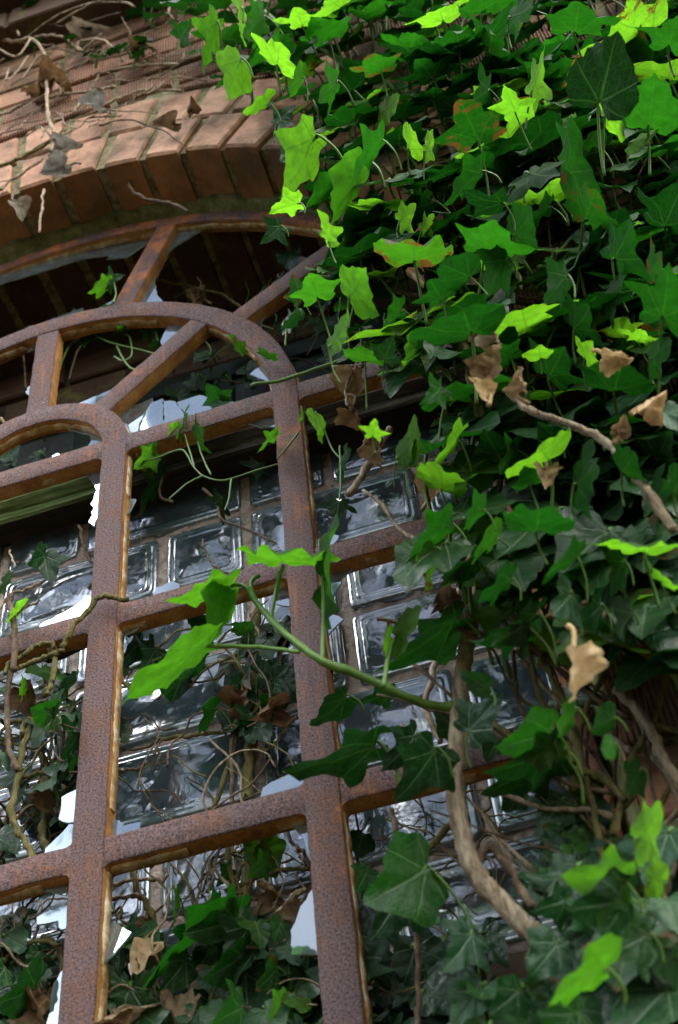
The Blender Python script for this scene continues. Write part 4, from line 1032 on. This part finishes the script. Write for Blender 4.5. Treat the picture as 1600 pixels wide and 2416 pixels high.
for pts, d, r, m in [
   ([(85,1690),(61,1738),(48,1801),(37,1857),(28,1922),(46,1969),(69,2006),(90,2040)], .12, .014, BARKM), ([(128,1530),(128,1588),(119,1616),(106,1642)], -.04, .013, BARKM),
   ([(34,1560),(24,1597),(17,1653),(19,1709),(20,1764),(43,1820)], .10, .013, TWIG), ([(14,1590),(20,1570),(55,1545),(90,1520),(118,1518),(130,1530)], -.05, .011, BARKM),
   ([(40,1580),(55,1568),(96,1555),(134,1540),(151,1524),(161,1501),(176,1475),(207,1442),(230,1413),(249,1407),(272,1410),(300,1418)], -.05, .0125, BARKM),
   ([(21,1410),(27,1438),(32,1477),(34,1524),(34,1580)], -.07, .015, TWIG), ([(32,1454),(57,1434),(98,1416)], -.07, .007, BARK), ([(-10,1450),(17,1411),(34,1400),(67,1389),(100,1371)], -.07, .007, BARK),
   ([(0,1722),(40,1700),(90,1696),(150,1690),(165,1682)], .15, .009, BARKM), ([(40,1852),(60,1832),(110,1823),(160,1815)], .2, .011, BARKM), ([(22,1300),(28,1315),(38,1338)], .1, .005, PALETWIG),
   ([(188,1240),(195,1275),(205,1310),(225,1335)], .25, .009, TWIG), ([(100,1785),(110,1830),(108,1900),(100,1980),(115,2010)], .3, .018, BARKM), ([(55,1738),(55,1715),(64,1700)], .12, .012, BARKM),
   ([(10,2270),(40,2240),(90,2220),(140,2230)], .15, .009, BARKM), ([(0,2330),(60,2290),(110,2280)], .2, .012, TWIG), ([(100,2210),(140,2240),(150,2330)], .2, .012, BARKM)]:
    stem(gL, od(pts), d, r, m)
vines(gL, [(-20, 1580), (-20, 2010), (150, 1960), (185, 1560)], 34, .1, .36, [TWIG, BARKM], .003, .008, 'twig', lo=.25, hi=.8, wander=.8)
vines(gL, [(-20, 2070), (-20, 2420), (120, 2420), (140, 2050)], 26, .1, .36, [TWIG, BARK], .003, .008, 'twig', lo=.25, hi=.8, wander=.8)
for h in [(120,1650,75,1640,75,'t',.45,20,-.05),(125,1655,105,1690,60,'t',.42,40,-.05),(122,1650,142,1590,66,'t',.40,62,-.05),(100,1540,130,1580,95,'u',.6,45,.06),(140,1590,190,1560,90,'u',.35,60,.15),(50,1410,8,1436,72,'u',.95,66,-.06),
          (103,1285,122,1348,82,'t',.12,10,.18),(104,1284,72,1300,70,'t',.08,20,.18),(165,1650,195,1690,80,'t',.2,30,.12),(185,1690,150,1755,95,'t',.15,30,.15),(60,1590,40,1600,50,'u',.8,30,.1),(10,1740,20,1780,50,'t',.2,10,.1),
          (175,1770,140,1800,60,'u',.5,40,.2),(30,1500,70,1480,60,'t',.2,20,.2),(5,1350,40,1330,60,'u',.5,50,.12),(80,2280,0,2330,150,'t',.15,50,.1),(30,2120,70,2160,80,'t',.1,30,.2),(90,2200,60,2240,60,'t',.3,20,.15),(10,2240,-20,2280,70,'t',.25,20,.1)]:
    leafobj(gL, *h[:8], d=h[8], pet=rnd() < .6)
foliage(gL, [(-30, 1560), (-30, 2000), (150, 1950), (180, 1560)], 20, .15, .38, nD, aD, .12, .24, lambda: ru(0, .25), hi=True, bright=(.1, .5))
foliage(gL, [(-40, 2120), (-40, 2420), (110, 2420), (130, 2120)], 26, .12, .38, nD, aD, .14, .28, lambda: ru(0, .25), hi=True, bright=(.1, .5))
for bx, by, tx, ty, S, d, pale, grey in [(60,1600,70,1660,80,.15,0,0),(100,1830,115,1880,65,.2,.1,0),(60,2330,100,2370,90,.12,.25,.1),(10,2340,40,2390,80,.15,.2,.2),(110,2300,90,2350,70,.15,.15,0)]:
    deadobj(gL, bx, by, tx, ty, S, d, pale, grey, ru(.25, .45))

# small sprigs poking through the arch panes
def sprig(label, d, stems, leaves, m=GREENST, r=.007):
    e = empty('ivy_sprig', label, 'ivy', 'ivy sprigs')
    for pts in stems: stem(e, pts, d, r, m, wob=.003, knob=.2, r1=r*.7)
    for h in leaves: leafobj(e, *h[:8], d=d, pet=False, kind=random.choice(['lobed', 'star']))
    return e
sprig('pale two leaf ivy sprig beside the steep outer spoke of the arch', -.03, [[(262, 700), (268, 680), (262, 650), (250, 648)]], [(250,650,282,635,52,'t',.55,30),(250,656,198,672,62,'u',.75,50)])
sprig('ivy sprig with curling tendrils inside the top of the middle arch ring', .14, [[(130, 880), (150, 820), (190, 765), (250, 790), (330, 810), (400, 830)], [(265, 825), (285, 835), (305, 820), (300, 780), (285, 770)], [(270, 800), (300, 850), (345, 858)], [(365, 790), (362, 760), (375, 740)]],
      [(150,748,190,742,58,'t',.45,40),(190,780,240,770,60,'t',.5,45),(295,770,270,750,50,'u',.6,30),(350,752,378,732,55,'u',.5,30),(340,770,330,790,30,'u',.4,30),(365,790,360,830,40,'u',.3,40)], r=.008)
sprig('ivy sprig with thin green stalks hanging under the springing bar', .02, [[(315, 1070), (360, 1060), (420, 1040), (445, 1075), (470, 1100), (520, 1110), (600, 1085), (655, 1070)], [(450, 1080), (432, 1020), (420, 985)], [(488, 1098), (470, 1060), (458, 1022)], [(470, 1100), (430, 1120), (390, 1155)], [(535, 1108), (530, 1150), (520, 1180)]],
      [(418,985,440,958,70,'u',.8,62),(410,990,376,1020,50,'u',.8,58),(452,1015,478,992,80,'u',.6,25),(420,1000,400,1012,40,'u',.6,40),(355,1048,312,1085,62,'t',.75,25),(352,1045,360,1020,35,'t',.6,40)], r=.0055)
sprig('dark ivy sprig hanging in front of the beam behind the tall centre pane', .22, [[(400, 1160), (370, 1145), (380, 1080)], [(470, 1130), (500, 1160), (512, 1200), (560, 1220), (650, 1260)]], [(378,1100,300,1190,125,'u',.25,62),(512,1150,515,1215,75,'u',.02,60),(598,1070,590,1115,60,'u',.05,20)], TWIG, .008)
sprig('pale ivy leaf standing on the springing bar behind the broken pane', .10, [[(500, 925), (540, 940), (570, 948)]], [(512,930,478,888,66,'t',.35,15),(515,925,508,908,30,'u',.8,20)])
sprig('single grey green ivy leaf beside the lower outer spoke near the big ivy', -.05, [[(660, 800), (662, 770), (665, 750)]], [(660,755,695,718,62,'t',.02,60),(625,830,600,800,50,'u',.6,55),(560,815,530,770,50,'u',.7,62)], r=.006)
sprig('bright small ivy leaves under the springing bar right of the second mullion', -.10, [[(745, 980), (770, 1040), (800, 1070)], [(786, 1030), (788, 1100), (786, 1155)], [(690, 1000), (660, 1040), (640, 1060)]], [(746,980,722,998,62,'u',.9,25),(785,1158,778,1208,72,'u',.08,0),(640,1005,590,1042,55,'u',.7,66),(785,1075,815,1040,80,'u',.3,60),(700,962,690,968,30,'u',.7,40)], r=.006)

# ------------------------------------------------------------------ dry vines and withered leaves on the bricks at the top left
dv = empty('dry_vine', 'leafless pale dry ivy vine crossing the bricks above the left of the arch', 'vine')
for pts, d, r, m in [
   ([(0,92),(40,95),(70,88),(95,110),(108,150),(108,210),(112,270),(125,310),(118,350)], YF-.16, .013, PALETWIG), ([(75,88),(110,82),(150,88),(185,118),(182,98),(235,92),(262,110)], YF-.14, .010, PALETWIG),
   ([(0,268),(60,240),(130,222),(180,215),(240,205),(265,200)], YF-.06, .011, BARK), ([(240,165),(300,155),(350,150),(410,148)], YF-.06, .011, PALETWIG), ([(250,238),(290,222),(340,208),(425,210)], YF-.06, .010, BARK),
   ([(-5,385),(40,370),(85,345),(130,318),(150,300)], YF-.06, .013, BARKM), ([(100,440),(98,480),(90,535)], YF-.10, .008, PALETWIG), ([(20,32),(35,55),(45,82)], YF-.2, .010, PALETWIG), ([(0,115),(40,130),(70,90)], YF-.2, .008, PALETWIG),
   ([(300,415),(305,440),(345,462),(395,470),(435,490)], YF+.16, .011, TWIG), ([(20,160),(15,185),(40,165),(65,130)], YF-.15, .007, PALETWIG), ([(50,180),(90,130),(120,120)], YF-.12, .007, PALETWIG),
   ([(110,300),(130,350),(118,372)], YF-.08, .010, BARK), ([(0,440),(20,420),(60,395),(100,365)], YF-.05, .010, BARK), ([(230,170),(215,200),(190,230),(170,260)], YF-.05, .008, BARK), ([(130,55),(190,20),(260,-10)], YF-.4, .008, TWIG)]:
    stem(dv, pts, d, r, m, 'stem', sides=6)
vines(dv, [(-40, 60), (-40, 440), (120, 360), (420, 180), (440, 90), (250, 60)], 60, YF - .14, YF - .02, [PALETWIG, BARK, TWIG], .003, .0075, 'twig', updir=(.6, 0, .4), lo=.25, hi=.9, wander=.6)
WL = [(400,285,360,278,52,.15,.1,'curled dark brown withered leaf lying on the pale arch bricks'),(440,255,445,225,34,.05,0,'small black brown withered leaf standing on the arch brick edge'),
      (230,250,190,225,62,.25,.9,'grey green curled leaf caught in vine above the arch bricks'),(150,385,90,398,62,.55,.85,'broad grey withered leaf drooping over the arch edge'),(135,350,180,330,60,.3,.8,'half green withered leaf lying on the lowest arch ring'),
      (130,190,100,140,80,.12,0,'crumpled brown withered leaf among vines at the top left'),(190,95,240,62,85,.3,.4,'round rolled withered leaf with a pale rim near the added shade ledge'),(40,470,52,505,50,.4,.5,'pointed withered leaf hanging below the arch edge'),
      (85,210,120,190,60,.08,0,'dark brown withered leaf stuck flat on ribbed bricks'),(335,110,300,90,60,.1,0,'blackish withered leaf in the vine under the added shade ledge')]
for bx, by, tx, ty, S, pale, grey, lb in WL: deadobj(None, bx, by, tx, ty, S, YF - .09, pale, grey, ru(.3, .5), 'withered_leaf', lb, 'leaf')
moss_iv = empty('ivy_plant', 'sparse shaded ivy tucked under the added shade ledge at the top left', 'ivy', 'ivy plants')
foliage(moss_iv, [(-60, -80), (-60, 60), (200, 20), (420, 60), (430, -80)], 34, YF - .3, YF - .06, nU, aU, .14, .26, lambda: ru(0, .05), hi=True, bright=(.1, .5))
foliage(moss_iv, [(60, 110), (250, 170), (440, 120), (420, 60), (250, 60)], 14, YF - .2, YF - .05, nU, aU, .08, .16, lambda: ru(0, .2), hi=True, bright=(0, .3))
vines(moss_iv, [(-60, -80), (-60, 70), (420, 80), (430, -80)], 16, YF - .3, YF - .05, [TWIG, BARK], .005, .012, 'twig')

fan = empty('ivy_plant', 'dim ivy leaves on thin runners in the dark space behind the arch panes', 'ivy', 'ivy plants')
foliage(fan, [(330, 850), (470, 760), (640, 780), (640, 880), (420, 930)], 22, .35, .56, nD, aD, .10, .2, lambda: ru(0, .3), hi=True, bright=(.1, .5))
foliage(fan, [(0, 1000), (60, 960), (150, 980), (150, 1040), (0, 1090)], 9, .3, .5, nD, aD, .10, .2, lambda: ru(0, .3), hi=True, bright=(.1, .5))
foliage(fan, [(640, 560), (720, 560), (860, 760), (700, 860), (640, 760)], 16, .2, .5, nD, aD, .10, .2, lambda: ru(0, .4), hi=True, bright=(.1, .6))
vines(fan, [(320, 860), (470, 720), (760, 720), (760, 880), (420, 930)], 12, .2, .5, [TWIG, GREENST], .003, .006, 'twig', lo=.3, hi=.9, wander=.6)
# cobweb-grey seed heads and leaf scraps caught inside the arch
dv2 = empty('dry_vine', 'thin dry vine with a shrivelled flower head behind the upper arch pane', 'vine')
for pts, d, r, m in [([(350,645),(430,660),(510,680),(560,715)], .45, .010, BARKM), ([(455,640),(465,655),(460,680),(450,700)], .4, .006, PALETWIG), ([(400,690),(440,668)], .45, .005, TWIG), ([(60,900),(55,800),(70,700),(90,640),(125,650)], .5, .006, TWIG),
   ([(160,880),(170,840),(185,800)], .5, .006, TWIG), ([(0,968),(30,985),(70,975),(95,945),(105,930)], .02, .008, BARK)]: stem(dv2, pts, d, r, m)
for bx, by, tx, ty, S in [(455,690,470,655,35),(470,690,440,665,30)]: deadobj(dv2, bx, by, tx, ty, S, .4, .55, .2, .5)

# ------------------------------------------------------------------ trees standing behind the viewer: seen only as reflections in the glass
def tree(loc, h, label, rad, nleaf, seed):
    random.seed(seed)
    e = empty('woodland_tree', label, 'tree', 'trees facing the window')
    mb = MB(); P0 = np.array(loc, float)
    tr = [P0 + np.array([.15*math.sin(i*.9 + seed), .12*math.cos(i*1.1), h*.8*i/6]) for i in range(7)]
    tube(mb, smooth_path(tr, 4), .19, .06, 10, 0, .04, .2); limbs = []
    for k in range(16):
        s0 = tr[2 + k % 5]; a = ru(0, 6.28); L = rad*ru(.6, 1.05)
        e1 = s0 + np.array([math.cos(a)*L, math.sin(a)*L, ru(.1, .9)*L]); m = (s0 + e1)/2 + np.array([0, 0, .2])
        pth = smooth_path([s0, m, e1], 6); tube(mb, pth, .06, .012, 6, 0, .03); limbs.append(pth)
        for q in range(3):
            b0 = pth[5 + q*2]; b1 = b0 + np.array([ru(-1, 1), ru(-1, 1), ru(-.3, .8)])*rad*.4
            pp = smooth_path([b0, (b0 + b1)/2 + np.array([0, 0, .1]), b1], 4); tube(mb, pp, .022, .006, 5, 0, .02); limbs.append(pp)
    mb.build('trunk', BARK, e, world=False)
    cb = MB()
    for i in range(nleaf):
        p = random.choice(limbs); b = p[random.randrange(len(p)//3, len(p))] + np.array([random.gauss(0, .26) for _ in range(3)])
        nr = unit(np.array([ru(-.6, .6), ru(-.6, .6), ru(.2, 1)])); a = np.array([ru(-1, 1), ru(-1, 1), ru(-.5, .2)]); ax = unit(a - nr*(a @ nr)); lat = np.cross(ax, nr)
        S = ru(.07, .13); cb.tint = (ru(.2, .7), ru(.1, .5), 0, 1)
        cb.add([b, b + S*(.45*lat + .45*ax) - nr*.01, b + S*ax*1.1, b + S*(-.45*lat + .45*ax) - nr*.01], [(0, 1, 2, 3)], 0, [(0, 0), (.4, .4), (0, 1), (-.4, .4)])
    cb.build('crown', LEAF, e, world=False, smooth=False)
tree((-2.2, -5.2, 0), 8.4, 'broadleaf tree across from the left of the window mirrored in the glass', 2.2, 2900, 3)
tree((2.6, -5.8, 0), 9.2, 'broadleaf tree across from the right of the window mirrored in the glass', 2.3, 2900, 11)
tree((0.2, -8.4, 0), 12.0, 'tall broadleaf tree farther back facing the window mirrored in the glass', 3.2, 3600, 5)

# ------------------------------------------------------------------ camera, light, sky
cam = bpy.data.cameras.new('camera'); co = bpy.data.objects.new('camera', cam); C.objects.link(co)
R = Matrix(((RT[0], -DN[0], -FW[0]), (RT[1], -DN[1], -FW[1]), (RT[2], -DN[2], -FW[2])))
co.matrix_world = Matrix.Translation(M(CAMP)) @ R.to_4x4()
cam.sensor_fit = 'VERTICAL'; cam.sensor_height = 24; cam.lens = F/2416*24
cam.clip_start = .02; cam.clip_end = 500
cam.dof.use_dof = True; cam.dof.focus_distance = 1.72; cam.dof.aperture_fstop = 5.0
sc = bpy.context.scene; sc.camera = co

SEL, SAZ = math.radians(54), math.radians(-52)      # sun height, and its bearing from straight in front of the wall
w = bpy.data.worlds.new('World'); sc.world = w; w.use_nodes = True
nt = w.node_tree; bg = nt.nodes['Background']
sky = nt.nodes.new('ShaderNodeTexSky'); sky.sky_type = 'NISHITA'; sky.sun_disc = False
sky.sun_elevation = SEL; sky.sun_rotation = math.radians(180) - SAZ*-1; sky.air_density = 1.0; sky.dust_density = 3.0; sky.ozone_density = 1.0
hs = nt.nodes.new('ShaderNodeHueSaturation'); hs.inputs['Saturation'].default_value = .95
nt.links.new(sky.outputs[0], hs.inputs['Color']); bg.inputs[1].default_value = .15
tc = nt.nodes.new('ShaderNodeTexCoord'); cn = nt.nodes.new('ShaderNodeTexNoise'); cn.inputs['Scale'].default_value = 3.2; cn.inputs['Detail'].default_value = 5
nt.links.new(tc.outputs['Generated'], cn.inputs['Vector'])
cr = nt.nodes.new('ShaderNodeValToRGB'); cr.color_ramp.elements[0].position = .46; cr.color_ramp.elements[1].position = .58
nt.links.new(cn.outputs['Fac'], cr.inputs[0])
cl = nt.nodes.new('ShaderNodeHueSaturation'); cl.inputs['Saturation'].default_value = .5; cl.inputs['Value'].default_value = 4.6
nt.links.new(sky.outputs[0], cl.inputs['Color'])
mx = nt.nodes.new('ShaderNodeMix'); mx.data_type = 'RGBA'
nt.links.new(cr.outputs[0], mx.inputs[0]); nt.links.new(hs.outputs[0], mx.inputs[6]); nt.links.new(cl.outputs[0], mx.inputs[7]); nt.links.new(mx.outputs[2], bg.inputs[0])
sun = bpy.data.lights.new('sun', 'SUN'); sun.energy = 0.8; sun.angle = math.radians(22); sun.color = (1, .975, .94)
so = bpy.data.objects.new('sun', sun); C.objects.link(so)
sdir = Vector((math.sin(SAZ)*math.cos(SEL), -math.cos(SAZ)*math.cos(SEL), math.sin(SEL)))
so.rotation_euler = sdir.to_track_quat('Z', 'Y').to_euler(); so.location = (0, -6, 12)
vs = sc.view_settings; sc.display_settings.display_device = 'sRGB'
vs.view_transform = 'Standard'; vs.look = 'None'; vs.exposure = 1.08; vs.gamma = 1; vs.use_curve_mapping = False
cy = sc.cycles
cy.use_denoising = True; cy.max_bounces = 8; cy.transparent_max_bounces = 12; cy.diffuse_bounces = 4; cy.glossy_bounces = 4; cy.sample_clamp_indirect = 8
